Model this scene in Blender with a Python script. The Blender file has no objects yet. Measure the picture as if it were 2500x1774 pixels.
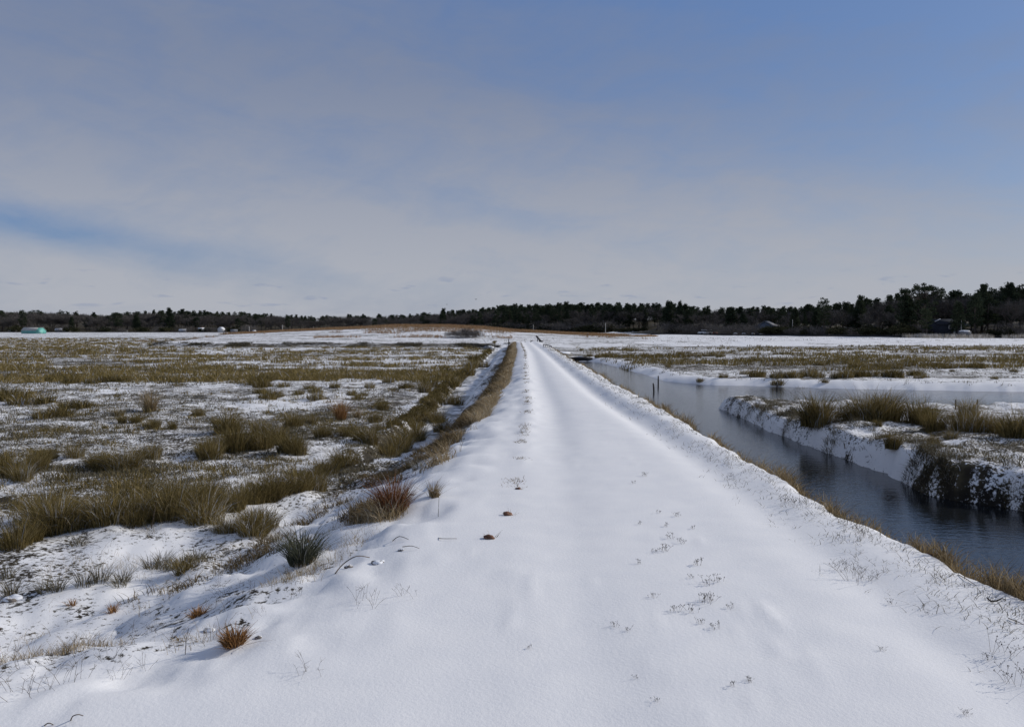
import bpy, math, random
import numpy as np
from mathutils import Vector

# ------------------------------------------------------------------ camera, sky, sun, exposure
scene = bpy.context.scene
COL = scene.collection
CAMH = 1.6
F, CX, CY, HOR = 2000.0, 1250.0, 887.0, 800.0
PITCH = math.atan((CY - HOR) / F)
cam_d = bpy.data.cameras.new('camera')
cam_d.sensor_width = 36.0
cam_d.lens = 36.0 * F / 2500.0
cam_d.clip_start = 0.1
cam_d.clip_end = 6000
cam = bpy.data.objects.new('camera', cam_d)
COL.objects.link(cam)
cam.location = (0, 0, CAMH)
cam.rotation_euler = (math.pi / 2 - PITCH, 0, 0)
scene.camera = cam

SUN_EL = math.radians(27)
SUN_AZ = math.radians(70)          # clockwise from +Y (ahead) towards +X (right)
sun_vec = Vector((math.sin(SUN_AZ) * math.cos(SUN_EL), math.cos(SUN_AZ) * math.cos(SUN_EL), math.sin(SUN_EL)))
sd = bpy.data.lights.new('sun', 'SUN')
sd.energy = 3.3
sd.angle = math.radians(0.5)
sd.color = (1.0, 0.94, 0.85)
so = bpy.data.objects.new('sun', sd)
COL.objects.link(so)
so.rotation_euler = (-sun_vec).to_track_quat('-Z', 'Y').to_euler()
so.location = (40, 20, 40)

scene.view_settings.view_transform = 'Standard'
scene.view_settings.look = 'None'
scene.view_settings.exposure = -0.06
scene.view_settings.gamma = 1.0
scene.cycles.max_bounces = 6
scene.cycles.diffuse_bounces = 3
scene.cycles.glossy_bounces = 3
scene.cycles.transparent_max_bounces = 4


def srgb(r, g, b):
    f = lambda c: (c / 255 / 12.92) if c / 255 < .04045 else ((c / 255 + .055) / 1.055) ** 2.4
    return (f(r), f(g), f(b))


class NT:
    """tiny helper for building node trees"""
    def __init__(self, nt):
        self.nt = nt
        nt.nodes.clear()

    def n(self, t, **kw):
        nd = self.nt.nodes.new(t)
        for k, v in kw.items():
            setattr(nd, k, v)
        return nd

    def put(self, sock, v):
        if isinstance(v, bpy.types.NodeSocket):
            self.nt.links.new(v, sock)
        elif isinstance(v, (tuple, list)) and sock.type == 'RGBA' and len(v) == 3:
            sock.default_value = (*v, 1)
        else:
            sock.default_value = v

    def m(self, op, a, b=0.0, c=None, clamp=False):
        nd = self.n('ShaderNodeMath', operation=op)
        nd.use_clamp = clamp
        self.put(nd.inputs[0], a)
        self.put(nd.inputs[1], b)
        if c is not None:
            self.put(nd.inputs[2], c)
        return nd.outputs[0]

    def vm(self, op, a, b):
        nd = self.n('ShaderNodeVectorMath', operation=op)
        self.put(nd.inputs[0], a)
        self.put(nd.inputs[1], b)
        return nd.outputs[0]

    def mix(self, f, a, b, blend='MIX'):
        nd = self.n('ShaderNodeMix', data_type='RGBA', blend_type=blend)
        self.put(nd.inputs[0], f)
        self.put(nd.inputs[6], a)
        self.put(nd.inputs[7], b)
        return nd.outputs[2]

    def ss(self, v, lo, hi):
        nd = self.n('ShaderNodeMapRange', interpolation_type='SMOOTHSTEP')
        self.put(nd.inputs[0], v)
        nd.inputs[1].default_value = lo
        nd.inputs[2].default_value = hi
        return nd.outputs[0]

    def noise(self, vec, scale, detail=3.0, rough=.55, dist=0.0):
        nd = self.n('ShaderNodeTexNoise')
        if vec is not None:
            self.put(nd.inputs['Vector'], vec)
        nd.inputs['Scale'].default_value = scale
        nd.inputs['Detail'].default_value = detail
        nd.inputs['Roughness'].default_value = rough
        nd.inputs['Distortion'].default_value = dist
        return nd.outputs[0]

    def ramp(self, f, stops):
        nd = self.n('ShaderNodeValToRGB')
        cr = nd.color_ramp
        while len(cr.elements) < len(stops):
            cr.elements.new(.5)
        for e, (p, c) in zip(cr.elements, stops):
            e.position = p
            e.color = (*c, 1)
        self.put(nd.inputs[0], f)
        return nd.outputs[0]

    def xyz(self, x, y, z):
        nd = self.n('ShaderNodeCombineXYZ')
        self.put(nd.inputs[0], x)
        self.put(nd.inputs[1], y)
        self.put(nd.inputs[2], z)
        return nd.outputs[0]


world = bpy.data.worlds.new('World')
scene.world = world
world.use_nodes = True
w = NT(world.node_tree)
sky = w.n('ShaderNodeTexSky', sky_type='NISHITA')
sky.sun_disc = False
sky.sun_elevation = SUN_EL
sky.sun_rotation = SUN_AZ
sky.air_density = 1.0
sky.dust_density = 0.6
sky.ozone_density = 2.0
tc = w.n('ShaderNodeTexCoord')
sp = w.n('ShaderNodeSeparateXYZ')
w.put(sp.inputs[0], tc.outputs['Generated'])
sx, sy, sz = sp.outputs
el = w.m('ARCSINE', sz)
az = w.m('ARCTAN2', sx, sy)
# thin high veil of cirrus: broad soft streaks seen edge-on, low elevation
wob = w.m('SUBTRACT', w.noise(w.xyz(w.m('MULTIPLY', az, 1.6), w.m('MULTIPLY', el, 4.0), 0.0), 1.3, 3), .5)
slant = w.m('ADD', el, w.m('ADD', w.m('MULTIPLY', az, .16), w.m('MULTIPLY', wob, .10)))
streak = w.noise(w.xyz(w.m('MULTIPLY', az, 2.2), w.m('MULTIPLY', slant, 13.0), 3.0), 1.4, 5, .55, .35)
fine = w.noise(w.xyz(w.m('MULTIPLY', w.m('ADD', az, w.m('MULTIPLY', el, -1.2)), 9.0), w.m('MULTIPLY', slant, 16.0), 7.0), 1.6, 5, .6, .3)
# cover falls off towards the upper right and in a blue wedge low on the left
right_clear = w.ss(w.m('ADD', w.m('MULTIPLY', az, .62), w.m('MULTIPLY', w.m('ADD', el, w.m('MULTIPLY', wob, .15)), 1.55)),   .29, .82)
right_clear = w.m('MULTIPLY', right_clear, w.m('SUBTRACT', 1.0, w.ss(el, .55, .95)))  # overhead veil, out of view, kept closed to make the sky fill less blue
top_clear = w.ss(w.m('ADD', el, w.m('ADD', w.m('MULTIPLY', wob, .16), w.m('MULTIPLY', az, .10))), .20, .44)
wedge_y = w.m('ADD', w.m('ADD', el, w.m('MULTIPLY', az, .16)), w.m('MULTIPLY', wob, .05))
wedge = w.m('MULTIPLY', w.m('MULTIPLY', w.ss(wedge_y, -.015, .024), w.m('SUBTRACT', 1.0, w.ss(wedge_y, .026, .060))),
            w.m('SUBTRACT', 1.0, w.ss(az, -.56, -.08)))
cov = w.m('ADD', .86, w.m('MULTIPLY', w.m('SUBTRACT', streak, .5), .85))
cov = w.m('ADD', cov, w.m('MULTIPLY', w.m('SUBTRACT', fine, .5), .7))
cov = w.m('SUBTRACT', cov, w.m('MULTIPLY', right_clear, .68))
cov = w.m('SUBTRACT', cov, w.m('MULTIPLY', top_clear, .22))
cov = w.m('SUBTRACT', cov, w.m('MULTIPLY', wedge, .6))
cov = w.m('MAXIMUM', w.m('MINIMUM', cov, .95), .04)
SKY_K = 10.0      # 1 / background strength: cloud colours below are given as they leave the sky
veil_c = w.mix(w.ss(el, .45, .9), w.mix(w.ss(el, .0, .34), tuple(c * SKY_K for c in srgb(179, 182, 190)), tuple(c * SKY_K for c in srgb(126, 138, 164))), tuple(c * SKY_K for c in srgb(150, 153, 160)))  # unseen overhead part turned neutral to whiten the fill light
clear_c = w.mix(.62, sky.outputs[0], tuple(c * SKY_K for c in srgb(86, 119, 178)))
skyc = w.mix(cov, clear_c, veil_c)
# small grey-blue puffs just over the woods
pf = w.noise(w.xyz(w.m('MULTIPLY', az, 22.0), w.m('MULTIPLY', el, 95.0), 1.0), 1.0, 3, .5)
pband = w.m('MULTIPLY', w.ss(el, .012, .03), w.m('SUBTRACT', 1.0, w.ss(el, .05, .075)))
puff = w.m('MULTIPLY', w.m('MULTIPLY', w.ss(pf, .60, .72), pband), .55)
skyc = w.mix(puff, skyc, tuple(c * SKY_K for c in srgb(140, 152, 178)))
bg = w.n('ShaderNodeBackground')
w.put(bg.inputs[0], skyc)
bg.inputs[1].default_value = 0.1
wo = w.n('ShaderNodeOutputWorld')
world.node_tree.links.new(bg.outputs[0], wo.inputs[0])

# ------------------------------------------------------------------ helpers
RNG = np.random.default_rng(7)
random.seed(7)


def px_ray(x, y):
    d = np.array([(x - CX) / F, 1.0, -(y - CY) / F])
    c, s = math.cos(PITCH), math.sin(PITCH)
    return np.array([d[0], d[1] * c + d[2] * s, -d[1] * s + d[2] * c])


def at(x, y, z):
    """the ground point of height z seen at pixel x, y of the photograph"""
    r = px_ray(x, y)
    t = (z - CAMH) / r[2]
    return r[0] * t, r[1] * t


def far(x, y, D):
    """the point at distance D (along +Y) seen at pixel x, y"""
    r = px_ray(x, y)
    t = D / r[1]
    return r[0] * t, D, CAMH + r[2] * t


def hash2(xi, yi, seed):
    h = (xi.astype(np.int64) * 374761393 + yi.astype(np.int64) * 668265263 + seed * 974634777) & 0xffffffff
    h = ((h ^ (h >> 13)) * 1274126177) & 0xffffffff
    h = ((h ^ (h >> 15)) * 2246822519) & 0xffffffff
    return ((h ^ (h >> 16)) & 0xffff) / 65535.0


def vnoise(x, y, seed=0):
    x = np.asarray(x, float)
    y = np.asarray(y, float)
    x0 = np.floor(x)
    y0 = np.floor(y)
    fx = x - x0
    fy = y - y0
    fx = fx * fx * fx * (fx * (fx * 6 - 15) + 10)
    fy = fy * fy * fy * (fy * (fy * 6 - 15) + 10)
    a = hash2(x0, y0, seed)
    b = hash2(x0 + 1, y0, seed)
    c = hash2(x0, y0 + 1, seed)
    d = hash2(x0 + 1, y0 + 1, seed)
    return (a * (1 - fx) + b * fx) * (1 - fy) + (c * (1 - fx) + d * fx) * fy


def fbm(x, y, seed=0, octv=3):
    r, amp, tot = 0, 1.0, 0
    x = np.asarray(x, float)
    y = np.asarray(y, float)
    for i in range(octv):
        r = r + amp * (vnoise(x, y, seed + i * 17) - .5)
        tot += amp
        amp *= .5
        x, y = x * 2.03 + 1.7 * y * .1, y * 2.03 - x * .1
    return r / tot * 2


def sstep(x, a, b):
    t = np.clip((np.asarray(x, float) - a) / (b - a), 0, 1)
    return t * t * (3 - 2 * t)


def poly_sd(X, Y, pts):
    """signed distance to a closed polygon, negative inside"""
    X = np.asarray(X, float)
    Y = np.asarray(Y, float)
    d2 = np.full(X.shape, 1e18)
    ins = np.zeros(X.shape, bool)
    n = len(pts)
    for i in range(n):
        ax, ay = pts[i]
        bx, by = pts[(i + 1) % n]
        ex, ey = bx - ax, by - ay
        t = np.clip(((X - ax) * ex + (Y - ay) * ey) / (ex * ex + ey * ey), 0, 1)
        d2 = np.minimum(d2, (X - ax - t * ex) ** 2 + (Y - ay - t * ey) ** 2)
        if ay != by:
            c = ((ay > Y) != (by > Y)) & (X < (bx - ax) * (Y - ay) / (by - ay) + ax)
            ins ^= c
    return np.where(ins, -1, 1) * np.sqrt(d2)


def new_obj(name, me, mat=None, parent=None):
    o = bpy.data.objects.new(name, me)
    COL.objects.link(o)
    if mat is not None and len(me.materials) == 0:
        me.materials.append(mat)
    if parent is not None:
        o.parent = parent
    return o


def np_mesh(name, V, quads=None, tris=None, attrs=None, smooth=False):
    me = bpy.data.meshes.new(name)
    V = np.asarray(V, np.float32)
    quads = np.zeros((0, 4), np.int32) if quads is None else np.asarray(quads, np.int32)
    tris = np.zeros((0, 3), np.int32) if tris is None else np.asarray(tris, np.int32)
    nq, nt = len(quads), len(tris)
    me.vertices.add(len(V))
    me.vertices.foreach_set('co', V.ravel())
    me.loops.add(nq * 4 + nt * 3)
    me.loops.foreach_set('vertex_index', np.concatenate([quads.ravel(), tris.ravel()]).astype(np.int32))
    me.polygons.add(nq + nt)
    st = np.concatenate([np.arange(nq) * 4, nq * 4 + np.arange(nt) * 3]).astype(np.int32)
    me.polygons.foreach_set('loop_start', st)
    if attrs:
        for k, v in attrs.items():
            a = me.attributes.new(k, 'FLOAT', 'POINT')
            a.data.foreach_set('value', np.asarray(v, np.float32))
    me.update(calc_edges=True)
    if smooth:
        me.shade_smooth()
    return me


class MB:
    """collects simple solids into one mesh"""
    def __init__(self):
        self.v, self.q, self.t = [], [], []

    def box(self, c, s, rz=0.0, rx=0.0, ry=0.0):
        from mathutils import Euler
        R = Euler((rx, ry, rz)).to_matrix()
        b = len(self.v)
        for dx, dy, dz in ((-1, -1, -1), (1, -1, -1), (1, 1, -1), (-1, 1, -1), (-1, -1, 1), (1, -1, 1), (1, 1, 1), (-1, 1, 1)):
            p = R @ Vector((dx * s[0] / 2, dy * s[1] / 2, dz * s[2] / 2)) + Vector(c)
            self.v.append(tuple(p))
        for f in ((3, 2, 1, 0), (4, 5, 6, 7), (0, 1, 5, 4), (1, 2, 6, 5), (2, 3, 7, 6), (3, 0, 4, 7)):
            self.q.append([b + i for i in f])
        return self

    def tube(self, pts, radii, n=5):
        pts = [Vector(p) for p in pts]
        b = len(self.v)
        for i, p in enumerate(pts):
            d = (pts[min(i + 1, len(pts) - 1)] - pts[max(i - 1, 0)]).normalized()
            u = d.cross(Vector((0, 0, 1)) if abs(d.z) < .9 else Vector((1, 0, 0))).normalized()
            v = d.cross(u)
            for k in range(n):
                a = 2 * math.pi * k / n
                self.v.append(tuple(p + (u * math.cos(a) + v * math.sin(a)) * radii[i]))
        for i in range(len(pts) - 1):
            for k in range(n):
                k2 = (k + 1) % n
                self.q.append([b + i * n + k, b + i * n + k2, b + (i + 1) * n + k2, b + (i + 1) * n + k])
        e = b + (len(pts) - 1) * n
        for k in range(1, n - 1):
            self.t.append([b, b + k + 1, b + k])
            self.t.append([e, e + k, e + k + 1])
        return self

    def prism(self, outline, y0, y1):
        """outline of (x, z) points pushed along y"""
        b, n = len(self.v), len(outline)
        for y in (y0, y1):
            for x, z in outline:
                self.v.append((x, y, z))
        for k in range(n):
            k2 = (k + 1) % n
            self.q.append([b + k, b + k2, b + n + k2, b + n + k])
        for k in range(1, n - 1):
            self.t.append([b, b + k + 1, b + k])
            self.t.append([b + n, b + n + k, b + n + k + 1])
        return self

    def blob(self, c, r, seed=0, rough=.2, nu=12, nv=8, flat=None):
        rg = np.random.default_rng(seed)
        off = rg.random(3) * 50
        b = len(self.v)
        for j in range(nv + 1):
            th = math.pi * j / nv
            for i in range(nu):
                ph = 2 * math.pi * i / nu
                d = np.array([math.sin(th) * math.cos(ph), math.sin(th) * math.sin(ph), math.cos(th)])
                k = 1 + rough * float(fbm(d[0] * 1.7 + off[0] + d[2], d[1] * 1.7 + off[1] - d[2] * .7, seed, 3))
                p = d * np.array(r) * k
                if flat is not None:
                    p[2] = max(p[2], flat)
                self.v.append((c[0] + p[0], c[1] + p[1], c[2] + p[2]))
        for j in range(nv):
            for i in range(nu):
                i2 = (i + 1) % nu
                self.q.append([b + j * nu + i, b + (j + 1) * nu + i, b + (j + 1) * nu + i2, b + j * nu + i2])
        return self

    def mesh(self, name, smooth=False):
        return np_mesh(name, self.v, self.q or None, self.t or None, smooth=smooth)

    def build(self, name, mat, parent=None, smooth=False):
        return new_obj(name, self.mesh(name, smooth), mat, parent)


def tag(o, label=None, cat=None, group=None, kind=None):
    if label:
        o['label'] = label
    if cat:
        o['category'] = cat
    if group:
        o['group'] = group
    if kind:
        o['kind'] = kind
    return o


def thing(name, loc, label, cat, group=None, rz=0.0, sc=1.0):
    o = bpy.data.objects.new(name, None)
    COL.objects.link(o)
    o.location = loc
    o.rotation_euler = (0, 0, rz)
    o.scale = (sc, sc, sc) if not hasattr(sc, '__len__') else sc
    o.empty_display_size = .3
    return tag(o, label, cat, group)


def pmat(name, base, rough=.8, var=.25, scale=4.0, bump=0.0, spec=.3, metal=0.0):
    m = bpy.data.materials.new(name)
    m.use_nodes = True
    t = NT(m.node_tree)
    geo = t.n('ShaderNodeTexCoord').outputs['Object']
    n1 = t.noise(geo, scale, 4, .6)
    c = t.mix(t.ss(n1, .3, .7), tuple(x * (1 - var) for x in base), tuple(min(1, x * (1 + var)) for x in base))
    p = t.n('ShaderNodeBsdfPrincipled')
    t.put(p.inputs['Base Color'], c)
    p.inputs['Roughness'].default_value = rough
    p.inputs['Specular IOR Level'].default_value = spec
    p.inputs['Metallic'].default_value = metal
    if bump:
        b = t.n('ShaderNodeBump')
        b.inputs['Strength'].default_value = bump
        b.inputs['Distance'].default_value = .02
        t.put(b.inputs['Height'], t.noise(geo, scale * 5, 3))
        t.put(p.inputs['Normal'], b.outputs[0])
    o = t.n('ShaderNodeOutputMaterial')
    t.put(o.inputs[0], p.outputs[0])
    return m


def blade_mat(name, stops, objvar=.25, trans=.25):
    """plant matter coloured blade by blade from the 'hue' attribute"""
    m = bpy.data.materials.new(name)
    m.use_nodes = True
    t = NT(m.node_tree)
    a = t.n('ShaderNodeAttribute', attribute_name='hue').outputs['Fac']
    oi = t.n('ShaderNodeObjectInfo').outputs['Random']
    f = t.m('ADD', a, t.m('MULTIPLY', t.m('SUBTRACT', oi, .5), objvar), clamp=True)
    c = t.ramp(f, stops)
    d = t.n('ShaderNodeBsdfDiffuse')
    t.put(d.inputs[0], c)
    tr = t.n('ShaderNodeBsdfTranslucent')
    t.put(tr.inputs[0], c)
    mx = t.n('ShaderNodeMixShader')
    mx.inputs[0].default_value = trans
    t.put(mx.inputs[1], d.outputs[0])
    t.put(mx.inputs[2], tr.outputs[0])
    o = t.n('ShaderNodeOutputMaterial')
    t.put(o.inputs[0], mx.outputs[0])
    return m


FROST = (.62, .64, .68)
M_RUSH = blade_mat('rush', [(0, (.052, .043, .018)), (.4, (.175, .135, .052)), (.75, (.29, .22, .09)), (.93, (.40, .32, .165)), (1, FROST)])
M_TAN = blade_mat('dry_tan_grass', [(0, (.10, .075, .04)), (.45, (.25, .185, .10)), (.85, (.41, .32, .19)), (1, (.55, .47, .35))])
M_ORANGE = blade_mat('orange_bluestem', [(0, (.14, .075, .03)), (.5, (.34, .18, .075)), (.9, (.48, .29, .14)), (1, (.55, .47, .38))])
M_FIELD = blade_mat('field_tan_grass', [(0, (.13, .08, .04)), (.5, (.30, .19, .105)), (.9, (.44, .31, .18)), (1, (.55, .47, .38))])
M_RED = blade_mat('red_bluestem', [(0, (.07, .035, .02)), (.5, (.19, .085, .04)), (.88, (.30, .15, .075)), (1, FROST)])
M_GREY = blade_mat('grey_stubble', [(0, (.055, .048, .03)), (.5, (.15, .13, .085)), (.9, (.28, .25, .18)), (1, (.5, .5, .5))])
M_SEDGE = blade_mat('dark_green_rush', [(0, (.03, .035, .025)), (.5, (.085, .09, .062)), (.9, (.17, .17, .12)), (1, (.4, .4, .38))])
M_PALE = blade_mat('pale_reed', [(0, (.25, .21, .16)), (.6, (.42, .38, .32)), (1, (.7, .69, .68))])
M_TWIGS = blade_mat('bare_twigs', [(0, (.055, .05, .046)), (.6, (.115, .105, .098)), (1, (.20, .185, .17))], .3, 0.0)
M_NEEDLE = blade_mat('pine_needles', [(0, (.024, .034, .023)), (.6, (.044, .057, .035)), (1, (.08, .092, .052))], .45, .1)  # needle tones lifted a little to stand in for haze
M_SCRUB = blade_mat('scrub_leaves', [(0, (.022, .026, .016)), (.6, (.042, .044, .024)), (1, (.08, .075, .04))], .4, .1)
M_BARK = pmat('bark', (.085, .07, .06), .9, .4, 6, .4)
M_WOOD = pmat('weathered_wood', (.13, .105, .08), .85, .4, 8, .3)
M_DARKWOOD = pmat('dark_wet_wood', (.035, .03, .028), .7, .4, 8, .3)
M_STEM = pmat('dead_stem', (.10, .075, .055), .85, .35, 20)
M_SNOWCAP = pmat('snow_cap', (.80, .82, .86), .6, .04, 3, .3)
M_TEAL = pmat('teal_siding', (.13, .40, .36), .6, .12, .8)
M_TEALROOF = pmat('snow_dusted_roof', (.42, .42, .40), .7, .15, 1.2)
M_HOUSEW = pmat('white_siding', (.55, .55, .54), .7, .08, 1)
M_HOUSEG = pmat('grey_shingle_siding', (.20, .20, .21), .8, .2, 3)
M_HOUSEB = pmat('dark_blue_siding', (.030, .034, .045), .95, .15, 3, 0, .05)
M_GLASS = pmat('window_pane', (.03, .035, .045), .1, .1, 2, 0, .6)
M_TRIM = pmat('white_trim', (.60, .60, .60), .6, .05, 2)
M_BRICK = pmat('brick', (.24, .12, .085), .9, .25, 8)
M_POLE = pmat('grey_pole', (.38, .36, .33), .8, .2, 5)
M_BLACKFILM = pmat('black_film', (.012, .012, .013), .5, .3, 3)
M_FEATHER = pmat('dark_feathers', (.02, .02, .022), .6, .3, 10)
M_LEAF = pmat('dead_leaf', (.17, .085, .055), .8, .35, 30)
M_STONE = pmat('grey_stone', (.16, .14, .125), .85, .35, 9, .5)
M_CARW = pmat('white_car_paint', (.65, .66, .68), .3, .03, 2, 0, .5)
M_CARR = pmat('red_car_paint', (.33, .05, .03), .3, .05, 2, 0, .5)
M_TYRE = pmat('tyre_rubber', (.02, .02, .02), .8, .2, 6)

# ------------------------------------------------------------------ terrain
DIKE = [(3.0, 106), (3.15, 64), (2.97, 24), (2.90, 12.8), (2.82, 7.4), (2.92, 6.1), (2.98, 4.8), (3.05, 2), (3.1, -30),
        (-40, -30), (-40, -2), (-10, 2.1), (-5, 2.95), (-2.5, 3.55), (-1.45, 4.3), (-1.0, 7.1), (-.5, 16), (-.15, 25), (.22, 53), (.4, 106)]
WATER = [(3.7, 63), (4.6, 64), (5.5, 61), (6.2, 47), (6.3, 40), (6.9, 38.3), (8.4, 36.1), (11, 35.3), (14.3, 33.6), (20, 32.1), (35, 31), (90, 34),
         (90, 25), (35, 23.5), (20, 23.2), (13, 23.6), (9, 24.8), (7.3, 26.6), (6.6, 26.5), (6.42, 21.7), (6.35, 18.6), (6.45, 16.7), (6.6, 14.3),
         (6.35, 12.6), (6.8, 11.9), (7.3, 11.3), (7.6, 9), (7.8, 5), (8, -30), (3.8, -30), (3.65, 10), (3.6, 30)]
WZ = -1.0


def tree_d(th):
    """distance of the wood's front edge for a bearing th = X / Y"""
    return np.interp(1250 + 2000 * np.asarray(th, float), [-900, 0, 620, 1000, 1300, 1500, 1590, 1800, 2000, 2200, 2500, 3400],
                     [395, 385, 380, 370, 350, 322, 268, 246, 214, 184, 176, 165])


def crest(X):
    return np.interp(X, [-85, -70, -60, -47, -34, -22, -12, -5, 1, 6, 12, 22, 32], [-.5, -.3, .1, .65, 1.35, 1.9, 1.95, 1.6, 1.0, .75, .45, .05, -.5])


def cross_y(X):
    return np.interp(X, [-120, -56, -45, -30, -12, 0, 6, 60, 140], [185, 176, 101, 97, 96, 97, 99, 106, 118]) + 1.2 * fbm(np.asarray(X) / 6., 0 * np.asarray(X), 91, 3)


def creek_d(X, Y):
    isle = (X > 5.5) & (Y < 28)
    return isle, poly_sd(X, Y, WATER) + np.where(isle, .09, .16) * fbm(X / .9, Y / .9, 31, 3) + .07 * fbm(X / .22, Y / .22, 33, 2)


def height(X, Y, detail=True):
    X = np.asarray(X, float)
    Y = np.asarray(Y, float)
    near = 1 - sstep(Y, 25, 60)
    left = X < 1.5
    # marsh floor
    z = np.where(left, -.70, -.50)
    z = np.where(~left & (Y > 17), -.50 - .09 * sstep(Y, 17, 19.5), z)
    z = np.where(~left & (Y > 30), -.70, z)
    z = z + .07 * fbm(X / 2.3, Y / 2.3, 3, 3)
    if detail:
        z = z + .055 * near * fbm(X / .42, Y / .42, 5, 3) * np.where(left, 1, .7)
    # the cross dike, the field behind it and the grassy mound
    cy = cross_y(X)
    wdt = np.interp(X, [-60, -45, 0, 6, 20], [8, 2.6, 2.6, 5, 8])
    s = sstep(Y, cy, cy + wdt)
    plat = -.25 + .06 * fbm(X / 9, Y / 9, 8, 3)
    plat = plat + (-.55 - plat) * sstep(Y, 128, 190)
    plat = np.where(X < -50, -.5, plat)
    prof = np.where(Y < 150, np.exp(-((Y - 150) / 21.) ** 2), np.exp(-((Y - 150) / 38.) ** 2))
    cr = crest(X) + .12 * fbm(X / 7., Y / 7., 12, 3)
    plat = plat + np.maximum(cr - plat, 0) * prof
    plat = plat + (1.0 + 1.5 * fbm(X / 4, Y / 4, 14, 3)) * np.exp(-(((X + 12.5) / 7) ** 2 + ((Y - 205) / 10.) ** 2))      # snowy bank behind the mound
    plat = plat + (.9 + 1.2 * fbm(X / 5, Y / 4, 15, 3)) * np.exp(-(((X - 45) / 8.) ** 2 + ((Y - 318) / 9.) ** 2))          # snowy bank in the wood's gap
    plat = plat + np.where(X > 30, .22, 0) * fbm(X / 16, Y / 26, 21, 2)
    z = z * (1 - s) + plat * s
    # creek
    isle, dw = creek_d(X, Y)
    bw = np.where((Y > 29) & (X > 5), 2.2, np.where(isle, .42, .95))
    bank = sstep(dw, -.22, bw)
    zb = -1.45 + (z + 1.45) * bank
    hum = np.exp(-((dw - .9) / .5) ** 2) * (X > 5.8) * (Y < 27)
    zb = zb + hum * (.02 + .11 * fbm(X / .6, Y / .6, 41, 3)) + isle * bank * .06 * fbm(X / .25, Y / .25, 43, 2)
    z = np.where(dw < 2.2, zb, z)
    # frozen ditch on the left
    dx = np.abs(X - np.interp(Y, [10, 16, 20, 33, 75, 97], [-2.6, -2.15, -1.95, -2.0, -1.75, -1.6]) - .06 * fbm(Y / 1.3, Y * 0, 55, 2))
    dit = (1 - sstep(dx, .36, .74)) * sstep(Y, 12.5, 17.5) * (1 - sstep(Y, 93, 97))
    z = z + (-1.02 - z) * dit
    # the dike
    dd = poly_sd(X, Y, DIKE)
    rightside = X > 1.6
    e = dd + np.where(rightside, .10, .10) * fbm(X / .8, Y / .8, 61, 3) + np.where(rightside, .085, .05) * fbm(X / .25, Y / .25, 63, 3)
    wl = np.interp(Y, [0, 4, 9, 16, 95], [3.2, 2.9, 2.0, 1.45, 1.2])
    t = np.where(rightside, sstep(e, -.06, .85), sstep(e, -.55, wl))
    zt = 0.0 * X
    # ruts, berms and centre hump of the track
    k = sstep(Y, 6, 17)
    xl = np.interp(Y, [0, 5, 16, 25, 53, 100], [.25, .4, .82, .92, 1.35, 1.45])
    xr = np.interp(Y, [0, 5, 11, 21, 53, 100], [2.1, 2.2, 2.25, 2.05, 2.25, 2.3])
    zt = zt - (.012 + .042 * k) * np.exp(-((X - xl) / .26) ** 2) - (.022 + .065 * k) * np.exp(-((X - xr) / .24) ** 2)
    zt = zt + .035 * k * np.exp(-((X - (xl - .48)) / .16) ** 2) + (.010 + .03 * k) * np.exp(-((X - (xr + .42)) / .2) ** 2)
    if detail:
        zt = zt + .010 * fbm(X / .9, Y / 1.4, 71, 3) + .010 * fbm((X + .4 * Y) / 2.2, Y / .8, 72, 2) * (1 - sstep(Y, 10, 22))
        a = .93 * X - .36 * Y
        b = .36 * X + .93 * Y
        zt = zt + .006 * np.clip(fbm(a / .55, b / .16, 73, 3), -.2, 1) * (1 - sstep(Y, 12, 25))     # wind ripples
        edge = sstep(np.abs(X - (xr + .4)), .5, .1) + sstep(np.abs(X - (xl - .5)), .4, .1) * sstep(Y, 6, 10)
        zt = zt + .032 * edge * (.08 + .92 * k) * fbm(X / .22, Y / .28, 75, 3)
        slope_rough = sstep(e, -.9, .2) * (1 - sstep(e, 1.5, 3.5)) * (X < 1)
        zt = zt + .10 * slope_rough * fbm(X / .42, Y / .42, 77, 4)
        # tiny drifts behind stubble
        tiny = np.clip(fbm(X / .13, Y / .17, 79, 2) - .45, 0, 1) * sstep(fbm(X / 1.1, Y / 1.1, 80, 2), 0, .5)
        zt = zt + .035 * tiny * (1 - sstep(Y, 8, 16))
    end = 1 - sstep(Y, 92, 104)
    zr = -.25 + (0.25) * end
    # bed of creek or marsh below the dike
    low = np.where(rightside, np.minimum(z, np.where(Y < 66, -1.4, z)), z)
    zz = zr + zt * end + (low - zr) * t
    inside = np.where(rightside, e < .9, e < 3.3) & (Y < 106)
    z = np.where(inside, np.where(Y > 96, np.maximum(z, zz), zz), z)
    # wood floor rises slowly
    fd = Y - tree_d(X / np.maximum(Y, 1))
    z = z + .055 * np.clip(fd - 6, 0, 110) * (Y > 120) * (1 - .9 * np.exp(-(((X - 47) / 10.) ** 2 + ((Y - 325) / 22.) ** 2)))
    return z


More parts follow.
